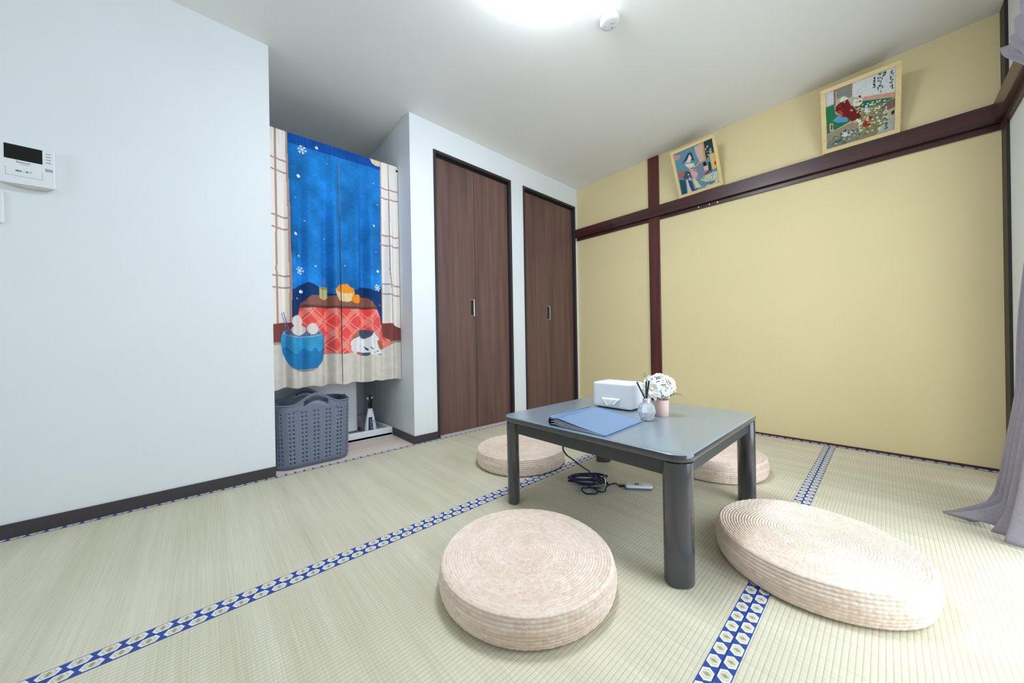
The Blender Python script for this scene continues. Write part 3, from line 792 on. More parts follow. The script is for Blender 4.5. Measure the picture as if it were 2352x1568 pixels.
# ---- framed pictures leaning out from the beam
M_fr = wood('pale pine frame', (214, 186, 124), (236, 212, 156), axis=0, scale=20, rough=0.45)
M_print = attr_mat('woodblock style print', 0.35)
P2 = [((205,200,205),[(0.5,-0.4),(12.9,1.2),(12.8,27.5),(0.3,28.0)]),((130,105,85),[(12.9,0.6),(15.8,1.4),(15.7,32.7),(13.2,32.8)]),((130,128,118),[(16.3,1.0),(39.5,1.2),(39.6,26.4),(34.8,26.6),(29.2,19.0),(17.4,20.9)]),((150,115,90),[(38.1,1.1),(40.9,1.9),(40.1,25.4),(38.7,24.8)]),((208,210,207),[(40.9,0.1),(72.4,1.3),(100.0,0.0),(99.5,47.8),(56.6,37.0),(40.6,26.9)]),((205,150,115),[(56.6,35.1),(99.5,47.2),(99.5,55.6),(55.6,40.8)]),((25,105,95),[(55.6,42.7),(99.5,56.8),(80.6,60.6),(65.8,59.8),(51.7,57.0),(42.2,50.1)]),((30,115,75),[(0.2,29.3),(13.3,29.0),(14.8,50.1),(32.4,63.2),(45.8,71.9),(33.2,76.4),(1.3,87.1)]),((120,90,80),[(80.6,60.6),(99.6,58.6),(99.7,75.5),(77.9,80.2),(70.5,73.1)]),((150,135,110),[(0.8,88.2),(38.0,78.5),(49.6,83.7),(53.4,90.5),(31.9,93.9),(0.9,104.2)]),((120,125,110),[(0.9,104.2),(31.9,93.9),(49.5,92.6),(45.4,119.2),(0.0,118.7)]),((165,168,165),[(83.4,102.6),(99.8,97.6),(100.0,120.0),(76.9,117.4)]),((130,128,95),[(49.7,66.1),(59.3,61.7),(70.5,60.7),(83.4,59.4),(81.6,74.5),(87.1,90.6),(82.5,102.2),(79.7,111.1),(75.1,119.2),(45.3,120.5),(49.5,96.4),(45.8,76.9)]),((215,215,200),[(21.3,25.2),(26.3,18.8),(34.8,26.6),(30.0,29.3),(25.0,32.0)]),((220,215,195),[(41.5,33.5),(54.7,36.1),(55.1,46.1),(49.9,49.9),(42.3,47.6)]),((95,150,190),[(10.6,62.3),(18.7,54.4),(27.5,59.7),(34.3,66.6),(33.2,73.8),(18.4,69.7)]),((110,25,25),[(15.1,36.2),(21.2,30.2),(33.8,28.7),(38.5,43.3),(46.0,55.6),(53.6,62.8),(51.6,74.5),(40.0,76.9),(30.4,62.3),(16.9,48.5)]),((200,60,30),[(16.9,47.2),(21.9,44.4),(26.7,53.0),(24.6,55.9)]),((225,215,180),[(46.8,73.6),(57.2,84.6),(53.4,90.5),(45.8,78.2)]),((172,25,25),[(54.3,87.1),(59.1,82.9),(65.7,89.7),(66.2,96.2),(61.0,97.7),(55.7,93.5)]),((172,25,25),[(62.9,79.6),(67.2,75.9),(69.5,82.6),(66.7,86.3)]),((215,215,210),[(55.5,61.2),(59.3,58.0),(65.8,63.5),(65.8,69.7),(59.2,67.9)]),((25,25,28),[(83.4,87.7),(89.8,83.2),(88.9,95.1),(86.2,95.1)]),((25,25,28),[(94.8,83.0),(99.3,80.2),(99.3,87.6),(95.3,89.4)]),((205,195,160),[(5.4,65.9),(10.9,67.7),(11.3,83.5),(6.0,83.2)]),((170,60,50),[(6.6,68.3),(9.9,69.6),(10.1,81.0),(7.1,81.0)]),((215,215,210),[(22.9,95.2),(30.0,89.1),(34.8,97.7),(31.7,105.5),(24.8,101.2)]),((50,70,90),[(26.0,91.3),(31.0,88.3),(31.9,95.2)]),((40,80,60),[(12.6,107.9),(22.8,105.6),(21.7,111.1),(12.5,113.2)])]
T2 = [[(92.1, 3.6), (96.8, 39.3)], [(81.5, -0.6), (86.8, 13.2)], [(74.7, 0.1), (80.8, 28.0)], [(73.3, 23.2), (84.7, 37.1)], [(69.9, 4.8), (72.6, 25.2)], [(85.7, 99.9), (89.9, 113.0)]]
P1 = [((200,140,150),[(0.4,2.6),(16.7,8.8),(15.2,18.0),(2.2,19.7)]),((205,175,165),[(55.3,3.2),(75.8,0.6),(75.1,46.6),(61.9,48.0),(55.7,20.5)]),((220,150,60),[(75.1,0.4),(78.6,0.3),(76.9,48.8),(61.5,51.1),(48.9,56.2),(51.0,52.1),(63.5,47.0),(72.4,45.6)]),((30,65,60),[(79.4,-0.2),(100.0,0.0),(100.1,36.0),(87.8,35.9),(79.1,48.1),(78.1,35.2)]),((225,180,100),[(87.6,37.3),(99.8,38.9),(100.4,77.6),(89.0,79.8),(88.1,65.4)]),((120,130,150),[(48.9,56.2),(68.9,60.1),(68.3,85.5),(55.1,95.7),(46.0,76.3)]),((50,60,90),[(37.6,12.0),(46.3,13.8),(48.1,27.1),(49.3,38.7),(43.2,34.8),(38.4,26.6),(28.8,29.5),(15.4,36.0),(28.3,22.9)]),((225,205,185),[(34.8,25.3),(40.7,16.4),(44.1,28.8),(38.0,39.3),(27.8,35.6)]),((215,210,190),[(24.4,37.6),(46.3,44.0),(48.0,52.6),(34.2,54.2),(26.4,44.9)]),((190,90,80),[(2.9,58.3),(19.0,52.1),(12.4,73.3),(3.4,70.2)]),((205,165,165),[(31.7,50.1),(47.6,65.4),(51.7,78.2),(41.3,97.8),(36.6,78.0)]),((80,80,95),[(23.2,55.3),(32.7,63.5),(36.1,81.2),(17.7,80.1),(12.4,73.3)]),((215,190,170),[(20.7,81.0),(29.6,84.0),(34.7,110.8),(40.6,112.7),(25.3,121.6),(17.0,124.2)]),((35,80,100),[(2.6,75.1),(17.7,80.1),(15.8,122.1),(1.4,121.3)]),((50,70,120),[(23.6,82.0),(33.2,90.2),(36.0,112.9),(48.4,121.8),(29.8,122.9),(25.4,101.1)]),((220,195,165),[(35.7,84.3),(45.1,92.4),(50.7,105.8),(55.3,115.6),(40.6,112.7)]),((40,20,25),[(68.6,52.1),(75.8,51.5),(77.1,63.0),(68.5,63.1)]),((220,180,170),[(68.5,63.1),(79.8,64.0),(78.4,74.5),(69.6,76.3)]),((170,30,40),[(67.1,83.5),(78.0,77.6),(81.3,85.1),(69.7,85.9)]),((40,60,60),[(81.0,55.0),(87.5,58.9),(85.6,84.9),(79.4,78.1)]),((180,40,50),[(96.5,59.1),(100.9,62.3),(99.2,70.9),(94.7,67.8)]),((190,195,170),[(55.1,95.7),(67.9,88.5),(86.7,86.9),(99.9,86.8),(100.2,118.5),(89.3,121.4),(63.2,101.6)]),((110,120,115),[(66.9,106.1),(90.9,109.1),(87.2,115.9),(67.3,114.4)]),((190,200,195),[(65.6,115.5),(91.1,118.7),(81.7,125.5),(69.1,122.4)])]

def paint(P, base, texts=(), dots=()):
    c = Canvas(100, 120, 0.66, base)
    for col, pts in P: c.poly(pts, col)
    r = random.Random(5)
    for (x0, y0, x1, y1, n, rad, cols) in dots:
        for _ in range(n):
            c.ell(r.uniform(x0, x1), r.uniform(y0, y1), rad * r.uniform(0.6, 1.3), rad * r.uniform(0.6, 1.3), r.choice(cols))
    for (x0, y0), (x1, y1) in texts:
        w_ = abs(x1 - x0); n = max(1, int(abs(y1 - y0) / max(w_, 3)))
        hh = (y1 - y0) / n
        for k in range(n):
            for _ in range(6):
                ax, ay = r.uniform(x0, x1), y0 + hh * (k + r.uniform(0.08, 0.9)); 
                if r.random() < 0.5: bx, by = min(x1, ax + w_ * r.uniform(0.3, 0.8)), ay + r.uniform(-0.6, 0.6)
                else: bx, by = ax + r.uniform(-0.8, 0.8), ay + hh * r.uniform(0.2, 0.5)
                c.line([(ax, ay), (bx, by)], 1.0, (34, 34, 38))
    c.blotch(0.08, (40, 48))
    return c
def picture(W, Hh, loc, lean, roll, canvas, label):
    t = thing('framed_picture', label, 'picture', loc, group='framed prints leaning out from the beam')
    t.rotation_euler = (lean, roll, 0)
    b, d = 0.022, 0.016
    MB().box(-W / 2, W / 2, 0, d, 0, b).build('frame_bar', M_fr, t, bevel=0.001, seg=1)
    MB().box(-W / 2, W / 2, 0, d, Hh - b, Hh).build('frame_bar', M_fr, t, bevel=0.001, seg=1)
    for s in (-1, 1):
        MB().box(min(s * W / 2, s * (W / 2 - b)), max(s * W / 2, s * (W / 2 - b)), 0, d, b, Hh - b).build('frame_bar', M_fr, t, bevel=0.001, seg=1)
    MB().box(-W / 2 + 0.004, W / 2 - 0.004, d - 0.006, d - 0.001, 0.004, Hh - 0.004).build('backing_board', mat('backing card', (150, 120, 80), 0.8), t)
    w_, h_ = W - 2 * b + 0.002, Hh - 2 * b + 0.002
    canvas.mesh('print_sheet', lambda X, Y: ((X / 100 - 0.5) * w_, 0.007 + 0 * X, b - 0.001 + (1 - Y / 120) * h_), M_print, t, smooth=False)
    ang = math.atan2(1, 1)
    # hanging cord to the wall
    yw = (-loc[1] - 0.001 + math.sin(lean) * Hh * 0.8) / math.cos(lean)
    MB().tube([(-W * 0.3, d, Hh * 0.8), (0, d + 0.55 * (yw - d), Hh * 0.9), (W * 0.3, d, Hh * 0.8)], 0.0012, 6).build('hanging_cord', M_apron, t)
    return t
c1_ = paint(P1, (98, 142, 154), dots=[(80, 10, 98, 40, 14, 2.2, [(205, 150, 150), (40, 90, 80), (170, 190, 180)]), (20, 55, 50, 85, 26, 1.6, [(60, 70, 100), (215, 205, 190), (180, 110, 100)]), (62, 92, 98, 116, 26, 1.4, [(120, 125, 115), (220, 220, 205), (90, 100, 100)])])
c2_ = paint(P2, (176, 170, 152), T2, dots=[(14, 30, 54, 62, 34, 1.7, [(96, 22, 22), (140, 40, 32), (205, 175, 140)]), (50, 50, 90, 112, 150, 1.6, [(210, 204, 160), (96, 98, 70), (150, 150, 100), (226, 222, 196)]), (8, 92, 50, 118, 50, 1.6, [(90, 92, 84), (200, 196, 176), (70, 96, 84)])])
picture(0.313, 0.352, (1.190, -0.034, zt(1.19) + 0.002), math.radians(26), math.radians(-1.0), c1_, 'framed woodblock print of a standing kimono figure, next to the wooden post')
picture(0.318, 0.350, (2.045, -0.034, zt(2.045) + 0.002), math.radians(23), math.radians(1.4), c2_, 'framed woodblock print of red and white flowers near the curtain')

# ---- intercom and switch on the left wall
ic = thing('intercom_monitor', 'white wall intercom with black screen', 'intercom', (0.0, -3.352, 1.358))
b = MB(); b.hexa([(0.0, -0.062, -0.068), (0.030, -0.066, -0.078), (0.030, 0.066, -0.074), (0.0, 0.060, -0.066), (0.0, -0.062, 0.076), (0.030, -0.066, 0.079), (0.030, 0.066, 0.077), (0.0, 0.060, 0.074)])
b.build('housing', M_plastic, ic, bevel=0.003, seg=2)
MB().rings([[(0.004, y, -0.066 - dz) for y, dz in ((-0.055, 0), (-0.04, 0.012), (0.0, 0.017), (0.04, 0.014), (0.055, 0))], [(0.024, y, -0.070 - dz) for y, dz in ((-0.058, 0), (-0.04, 0.008), (0.0, 0.011), (0.04, 0.009), (0.058, 0))]]).build('speaker_bulge', mat('warm white plastic', (214, 208, 200), 0.5), ic)
MB().box(0.0295, 0.0306, -0.0455, 0.0375, 0.011, 0.064).build('screen', mat('black glass', (10, 10, 12), 0.08), ic, bevel=0.0008, seg=1)
M_ink = mat('grey ink', (70, 78, 92), 0.6)
R_IC = (PI / 2, 0, PI / 2)
text_mesh('lettering', 'Panasonic', 0.0080, mat('dark ink', (40, 46, 56), 0.6), ic, (0.0303, -0.0045, 0.0035), R_IC)
_mk = MB()
for _k in range(7): _mk.box(0.0300, 0.0302, -0.0105 + _k * 0.0026, -0.0090 + _k * 0.0026, -0.0048, -0.0030)
_mk.build("model_print", M_grey, ic)
text_mesh('lettering', '通話・終了', 0.0074, M_ink, ic, (0.0305, -0.0040, -0.0290), R_IC)
fl_ = MB()
fl_.box(0.0300, 0.0303, -0.043, 0.037, -0.0475, -0.0467); fl_.box(0.0300, 0.0303, -0.043, -0.0424, -0.0475, -0.018); fl_.box(0.0300, 0.0303, 0.0364, 0.037, -0.0475, -0.018)
fl_.build('talk_button_outline', M_grey, ic)
for k, z in enumerate((0.054, 0.043, 0.032, 0.021)):
    MB().box(0.0300, 0.0304, 0.045, 0.057, z - 0.0012, z + 0.0012).build('button_print', M_grey, ic)
for k in range(4):
    y = 0.0445 + k * 0.0044
    MB().box(0.0299, 0.0303, y, y + 0.0016, -0.013, -0.002).build('speaker_slot', M_black, ic)
sw = thing('light_switch', 'white light switch plate below the intercom', 'switch', (0.0, -3.442, 1.195))
MB().box(0.0, 0.009, -0.037, 0.037, -0.058, 0.058).build('plate', M_plastic, sw, bevel=0.004, seg=2)
MB().box(0.009, 0.013, -0.024, 0.024, -0.046, 0.046).build('rocker', M_plastic, sw, bevel=0.002)

# ================================================================== THINGS IN THE ALCOVE
# ---- washing machine pan, washing machine, pouch
M_pan = mat('white resin pan', (236, 238, 240), 0.3)
pan = thing('washer_pan', 'low white waterproof tray on the alcove floor', 'tray', (-0.645, -2.222, 0))
pw, pl = 0.61, 0.756     # x, y
MB().box(-pw / 2, pw / 2, -pl / 2, pl / 2, 0.0, 0.022).build('pan_floor', M_pan, pan, bevel=0.003)
for x0, x1, y0, y1 in ((pw / 2 - 0.028, pw / 2, -pl / 2, pl / 2), (-pw / 2, -pw / 2 + 0.028, -pl / 2, pl / 2), (-pw / 2 + 0.028, pw / 2 - 0.028, -pl / 2, -pl / 2 + 0.028), (-pw / 2 + 0.028, pw / 2 - 0.028, pl / 2 - 0.028, pl / 2)):
    MB().box(x0, x1, y0, y1, 0.0, 0.060).build('pan_rim', M_pan, pan, bevel=0.005, seg=3)
wm = thing('washing_machine', 'white washing machine half hidden behind the printed door curtain', 'washing machine', (-0.69, -2.312, 0.022))
M_wm = mat('white enamel', (232, 236, 240), 0.28)
MB().prism(rrect(0.46, 0.525, 0.03, 5), 0.030, 0.86).build('cabinet', M_wm, wm, smooth=50)
MB().prism(rrect(0.45, 0.515, 0.03, 5), 0.012, 0.030).build('plinth', mat('grey plinth', (120, 124, 130), 0.5), wm, smooth=50)
MB().prism(rrect(0.46, 0.525, 0.03, 5), 0.862, 0.93).build('top_cover', M_wm, wm, smooth=50)
MB().box(-0.14, 0.20, -0.21, 0.21, 0.93, 0.945).build('lid', M_wm, wm, bevel=0.006)
MB().box(0.185, 0.232, -0.18, 0.18, 0.885, 0.905).build('control_panel', M_grey, wm, bevel=0.003)
for sx in (-1, 1):
    for sy in (-1, 1):
        MB().lathe([(0.02, 0.0), (0.018, 0.012)], 14, (sx * 0.19, sy * 0.22)).build('foot', M_black, wm)
hs = thing('drain_hose', 'grey hose lying in the white tray by the washing machine', 'hose', (-0.42, -2.06, 0.022))
MB().tube(spline([(0.015, -0.10, 0.012), (0.03, -0.05, 0.012), (0.028, 0.0, 0.014), (0.0, 0.03, 0.016), (-0.04, 0.035, 0.014), (-0.10, 0.05, 0.012), (-0.18, 0.06, 0.012)], 8), 0.010, 10).build('hose_body', mat('grey rubber', (128, 134, 142), 0.5), hs, smooth='all')
MB().tube([(0.015, -0.10, 0.012), (0.012, -0.115, 0.012)], 0.0125, 12).build('hose_end', M_grey, hs, smooth=50)

po = thing('detergent_pouch', 'white refill pouch with dark label and black clip in the alcove', 'pouch', (-0.405, -1.983, 0.022), rz=0.25)
M_film = mat('white film', (226, 232, 236), 0.25)
rings = []
for z, wy, dx in ((0.0, 0.044, 0.026), (0.02, 0.047, 0.028), (0.07, 0.041, 0.024), (0.13, 0.030, 0.016), (0.18, 0.019, 0.009), (0.215, 0.012, 0.004), (0.228, 0.011, 0.002)):
    rings.append([(dx * math.cos(t) * (1 if abs(math.cos(t)) > 0.3 else 0.9), wy * math.sin(t), z) for t in np.linspace(0, 2 * PI, 13)[:-1]])
MB().rings(rings).build('pouch_body', M_film, po, smooth=30)
MB().hexa([(0.0262, -0.030, 0.035), (0.0285, 0.004, 0.030), (0.0280, 0.004, 0.030), (0.0200, -0.030, 0.035), (0.0165, -0.022, 0.125), (0.0185, 0.002, 0.125), (0.0175, 0.002, 0.125), (0.0120, -0.022, 0.125)]).build('dark_label', mat('navy label', (38, 46, 66), 0.4), po)
lbl = MB()
for k in range(6):
    z = 0.046 + k * 0.0125; x = 0.0290 - (z - 0.03) * 0.105
    lbl.box(x, x + 0.0006, -0.016 + 0.002 * (k % 2), -0.004 - 0.003 * (k % 3), z, z + 0.004)
lbl.build('label_marks', M_film, po)
MB().box(0.018, 0.0205, 0.010, 0.022, 0.075, 0.10).build('green_mark', mat('pale green print', (150, 190, 180), 0.4), po)
cl = MB(); cl.box(-0.005, 0.009, -0.016, 0.013, 0.185, 0.232); cl.box(-0.006, 0.006, -0.004, 0.016, 0.228, 0.282)
cl.build('clip', M_black, po, bevel=0.003)
for y, z in ((-0.024, 0.262), (0.010, 0.264)):
    MB().lathe([(0.0005, z - 0.008), (0.006, z - 0.005), (0.008, z), (0.006, z + 0.005), (0.0005, z + 0.008)], 14, (0.006, y)).build('clip_knob', M_plastic, po, smooth='all')

# ---- perforated laundry basket
M_bk = mat('slate grey plastic', (112, 122, 142), 0.42, spec=0.4)
bk = thing('laundry_basket', 'slate grey perforated laundry basket with cut-out handles', 'basket', (-0.170, -2.4135, 0.0))
def basket():
    LX, LY, r = 0.262, 0.372, 0.075
    def outl(s, grow):
        """point on the rounded rectangle at arc fraction s; starts mid front face"""
        lx, ly = LX + grow, LY + grow * 0.25; hx, hy = lx / 2, ly / 2
        seg = [('l', hy - r), ('a', PI * r / 2), ('l', lx - 2 * r), ('a', PI * r / 2), ('l', ly - 2 * r), ('a', PI * r / 2), ('l', lx - 2 * r), ('a', PI * r / 2), ('l', hy - r)]
        tot = sum(q for _, q in seg); d = (s % 1.0) * tot
        x, y, a = hx, 0.0, PI / 2
        for kd, q in seg:
            e = min(d, q)
            if kd == 'l': x += math.cos(a) * e; y += math.sin(a) * e
            else:
                ph = e / r; cx, cy = x + math.cos(a + PI / 2) * r, y + math.sin(a + PI / 2) * r
                x = cx + math.cos(a - PI / 2 + ph) * r; y = cy + math.sin(a - PI / 2 + ph) * r; a += ph
            d -= e
            if d <= 1e-9: break
        return x, y
    def bulge(x, y):   # faces bow out slightly
        return x
    npair = 20; cols = []; s = -0.008 / 1.1
    wid = [0.31, 0.31, 0.38]
    edges = [0.0]
    for p in range(npair):
        for q in wid: edges.append(edges[-1] + q / npair)
    off = -(0.31 / npair)
    def rim(s):
        x, y = outl(s, 0)
        if abs(x) > LX / 2 - 0.012:
            q = min(1, abs(y) / 0.115); return 0.352 + 0.055 * (0.5 + 0.5 * math.cos(PI * q))
        return 0.352 + 0.012 * max(0, 1 - abs(x) / 0.06)
    zrow = [0.026 + k * 0.0225 for k in range(14)]      # 13 rows of holes
    def P(s, t):   # t = height parameter, 0..14 hole rows, 14..15 plain, 15..16 grip, 16..17 rim
        top = rim(s)
        zt_ = 0.3185
        if t <= 0: z = 0.006 + (t + 1) * 0.020
        elif t <= 13: z = 0.026 + t * 0.0225
        else:
            zz = [zt_, top - 0.040, top - 0.014, top]; q = t - 13; k = min(int(q), 2); z = zz[k] + (zz[k + 1] - zz[k]) * (q - k)
        x, y = outl(s, 0.004 + 0.030 * (z / 0.36) - (0.022 if z < 0.01 else 0))
        return (x, y, z)
    g = MB(); cache = {}
    def vid(s, t):
        k = (round((s % 1.0) * 1e5) % 100000, round(t * 1e3))
        if k not in cache:
            cache[k] = len(g.v); g.v.append(P(s, t))
        return cache[k]
    n = len(edges) - 1
    for c in range(n):
        a, b_ = edges[c] + off, edges[c + 1] + off; m_ = (a + b_) / 2
        for t in range(-1, 16):
            hole = (c % 3 != 2) and 0 <= t < 13
            x, y = outl(m_, 0)
            if t == 14 and abs(x) > LX / 2 - 0.012 and abs(y) < 0.052: continue     # grip opening
            ring = [vid(a, t), vid(m_, t), vid(b_, t), vid(b_, t + .5), vid(b_, t + 1), vid(m_, t + 1), vid(a, t + 1), vid(a, t + .5)]
            if not hole:
                g.f.append(tuple(ring)); continue
            hs_, ht = (b_ - a) / 2 * 0.46, 0.21
            inn = []
            for k in range(8):
                an = -3 * PI / 4 + k * PI / 4
                inn.append(vid(m_ + hs_ * math.cos(an), t + 0.5 + ht * math.sin(an)))
            for k in range(8):
                g.f.append((ring[k], ring[(k + 1) % 8], inn[(k + 1) % 8], inn[k]))
    return g, outl, rim
g, outl, rim = basket()
bo = g.build('basket_wall', M_bk, bk, smooth=45)
sd = bo.modifiers.new('wall thickness', 'SOLIDIFY'); sd.thickness = 0.003; sd.offset = -1
MB().tube([(*outl(s, 0.034), rim(s)) for s in np.linspace(0, 1, 97)[:-1]], 0.0042, 8, True).build('rim', M_bk, bk, smooth='all')
MB().rings([[(*outl(s, -0.020), 0.001) for s in np.linspace(0, 1, 65)[:-1]], [(*outl(s, -0.014), 0.008) for s in np.linspace(0, 1, 65)[:-1]]]).build('basket_base', M_bk, bk, smooth=50)
for sgn in (-1, 1):
    gx = sgn * 0.146
    MB().tube([(gx, y, 0.386 - 6.0 * y * y) for y in np.linspace(-0.05, 0.05, 13)], 0.0065, 8).build('grip', mat('dark grip', (62, 66, 80), 0.5), bk, smooth='all')

# ================================================================== THINGS ON THE TABLE
TS = TZ
# ---- tissue case
ts = thing('tissue_case', 'white rounded tissue case with a front slot on the table', 'tissue case', (1.2985, -1.452, TS))
def boolean(o, cut):
    md = o.modifiers.new('slot', 'BOOLEAN'); md.operation = 'DIFFERENCE'; md.object = cut; md.solver = 'EXACT'
    dg = bpy.context.evaluated_depsgraph_get()
    me = bpy.data.meshes.new_from_object(o.evaluated_get(dg)); old = o.data
    o.modifiers.clear(); o.data = me; me.name = old.name
    bpy.data.objects.remove(cut)
M_ts = mat('matt white resin', (236, 238, 242), 0.4)
tw, td, th_ = 0.197, 0.140, 0.115
def tr(inset, z): return [(x, y, z) for x, y in rrect(tw - 2 * inset, td - 2 * inset, 0.022 - min(inset, 0.015), 7)]
body = MB().rings([tr(0.012, 0.006), tr(0.004, 0.007), tr(0.0008, 0.012), tr(0.0, 0.018), tr(0.0, th_ - 0.006), tr(0.0008, th_ - 0.002), tr(0.004, th_ - 0.0002), tr(0.008, th_ - 0.0002)]).build('case_body', M_ts, ts)
cutp = [(x + 0.0005, z + 0.056) for x, z in rrect(0.118, 0.020, 0.0099, 6)]
cut = MB().rings([[(x, -td / 2 - 0.01, z) for x, z in cutp], [(x, -td / 2 + 0.03, z) for x, z in cutp]]).build('cutter', M_ts)
cut.location = ts.location; body.location = (0, 0, 0)
bpy.context.view_layer.update()
boolean(body, cut)
for e in body.data.polygons: e.use_smooth = False
MB().prism(rrect(tw - 0.03, td - 0.03, 0.014, 6), 0.0, 0.006).build('foot', M_black, ts)
MB().rings([[(x, y, th_ - 0.0003) for x, y in rrect(tw - 0.022, td - 0.022, 0.016, 6)], [(x, y, th_ + 0.0022) for x, y in rrect(tw - 0.024, td - 0.024, 0.015, 6)], [(x, y, th_ + 0.003) for x, y in rrect(tw - 0.030, td - 0.030, 0.013, 6)]]).build('lid', M_ts, ts, smooth=40)
M_tis = mat('tissue paper', (246, 246, 246), 0.9)
V = []
for j in range(11):
    f = j / 10; wv = 0.050 * (1 - 0.62 * f ** 1.2)
    for i in range(15):
        u = i / 14 * 2 - 1
        V.append((0.004 + wv * u, -td / 2 + 0.014 - 0.020 * min(1, f * 4) - 0.003 * math.sin(u * 6 + 3 * f) * f, 0.0515 - 0.036 * max(0, f - 0.12) + 0.004 * u * f))
MB().add(V, [(j * 15 + i, j * 15 + i + 1, (j + 1) * 15 + i + 1, (j + 1) * 15 + i) for j in range(10) for i in range(14)]).build('tissue', M_tis, ts, smooth='all')

# ---- blue file
M_file = mat('blue polypropylene', (116, 144, 180), 0.30, spec=0.5)
M_navy = mat('navy file edge', (28, 40, 74), 0.4)
M_page = mat('clear pocket pages', (226, 228, 236), 0.45)
fi = thing('ring_file', 'blue document file lying on the table front edge', 'file', (1.297, -1.935, TS), rz=math.radians(2.0))
FL, FWd = 0.272, 0.232
MB().box(0.0, FWd, 0.0, FL, 0.0, 0.0014).build('back_cover', M_file, fi)
def zc(x):   # cover height over the wedge
    f = x / FWd
    return 0.034 * (1 - f) ** 1.25 * (1 - 0.25 * math.exp(-((f - 0.05) / 0.08) ** 2)) + 0.0045
V = []; NXC = 18
for i in range(NXC + 1):
    x = FWd * i / NXC; z = zc(x)
    V += [(x, 0, z), (x, FL, z * 0.9 + 0.0008), (x, 0, z + 0.0014), (x, FL, z * 0.9 + 0.0022)]
F = []
for i in range(NXC):
    a = 4 * i; b_ = a + 4
    F += [(a, a + 1, b_ + 1, b_), (a + 2, b_ + 2, b_ + 3, a + 3), (a, b_, b_ + 2, a + 2), (a + 1, a + 3, b_ + 3, b_ + 1)]
F += [(0, 2, 3, 1), (4 * NXC, 4 * NXC + 1, 4 * NXC + 3, 4 * NXC + 2)]
MB().add(V, F).build('front_cover', M_file, fi, smooth=40)
sp = [(0.004 - 0.009 * math.sin(PI * k / 10), 0.0006 + 0.034 * k / 10 * 0.93) for k in range(11)]
MB().rings([[(x, y, z) for x, z in sp] + [(x + 0.0015, y, z) for x, z in sp[::-1]] for y in (0.0, FL)]).build('spine', M_navy, fi, smooth=40)
MB().box(-0.0062, -0.0048, 0.03, FL - 0.03, 0.010, 0.024).build('spine_glint', M_page, fi)  # pale strip painting the white reflection on the glossy spine
for k in range(3):
    pgs = []
    z0 = 0.003 + k * 0.0085
    for i in range(15):
        x = 0.002 + (FWd - 0.010) * i / 14
        z = 0.0020 + k * 0.0010 + (z0 + 0.004 * math.sin(min(1, i / 3) * PI)) * (1 - i / 14) ** 1.3
        pgs.append((x, z))
    MB().rings([[(x, y, z) for x, z in pgs] + [(x, y, z + 0.0012) for x, z in pgs[::-1]] for y in (0.003, FL - 0.004)]).build('page_bundle', M_page, fi, smooth=40)

# ---- reed diffuser
M_glass = NT('clear bottle glass'); M_glass.col((0.95, 0.97, 1.0)); M_glass.b.inputs['Roughness'].default_value = 0.06
M_glass.b.inputs['Transmission Weight'].default_value = 0.75; M_glass.b.inputs['IOR'].default_value = 1.45; M_glass = M_glass.m
df = thing('reed_diffuser', 'faceted clear glass reed diffuser with black reeds beside the flower pot', 'diffuser', (1.512, -1.612, TS), rz=0.2)
MB().lathe([(0.016, 0.0), (0.022, 0.002), (0.0345, 0.034), (0.030, 0.055), (0.020, 0.066), (0.0155, 0.068), (0.0135, 0.066), (0.0270, 0.053), (0.031, 0.034), (0.020, 0.006), (0.0, 0.005)], 10, cap1=False).build('bottle', M_glass, df)
MB().lathe([(0.0145, 0.0665), (0.0145, 0.083), (0.0135, 0.084), (0.006, 0.084)], 20).build('collar', mat('pearl collar', (214, 206, 206), 0.25, metal=0.3), df, smooth=40)
for tx, ty, tz in ((-0.026, -0.030, 0.148), (0.010, 0.004, 0.153), (0.002, -0.006, 0.150)):
    MB().tube([(tx * 0.1, ty * 0.1, 0.080), (tx, ty, tz)], 0.0033, 8).build('reed', M_black, df, smooth=50)

# ---- flower pot with white flowers
fp = thing('flower_pot', 'small pink pot of white artificial flowers on the table', 'flower pot', (1.520, -1.500, TS))
M_pot = mat('pink textured ceramic', (226, 192, 180), 0.6, var=0.05, vscale=200, bump=0.3, bscale=300)
MB().lathe([(0.0255, 0.0), (0.027, 0.002), (0.0275, 0.030), (0.028, 0.064), (0.0265, 0.066), (0.0250, 0.064), (0.0245, 0.052), (0.0, 0.050)], 32, cap1=False).build('pot', M_pot, fp, smooth=45)
MB().lathe([(0.0245, 0.052), (0.015, 0.056), (0.0, 0.057)], 18, cap0=False, cap1=False).build('filling', mat('dried moss', (150, 140, 100), 0.9, var=0.2, vscale=200), fp)
M_petal = mat('ivory petal', (246, 246, 240), 0.7)
M_heart = mat('yellow green heart', (236, 226, 172), 0.7)
M_leaf = mat('grey green leaf', (150, 166, 140), 0.6, var=0.15, vscale=60)
M_stem = mat('stem green', (110, 125, 90), 0.7)
camdir = Vector((CAM[0] - 1.52, CAM[1] + 1.5, 0)).normalized()
side = Vector((-camdir.y, camdir.x, 0))
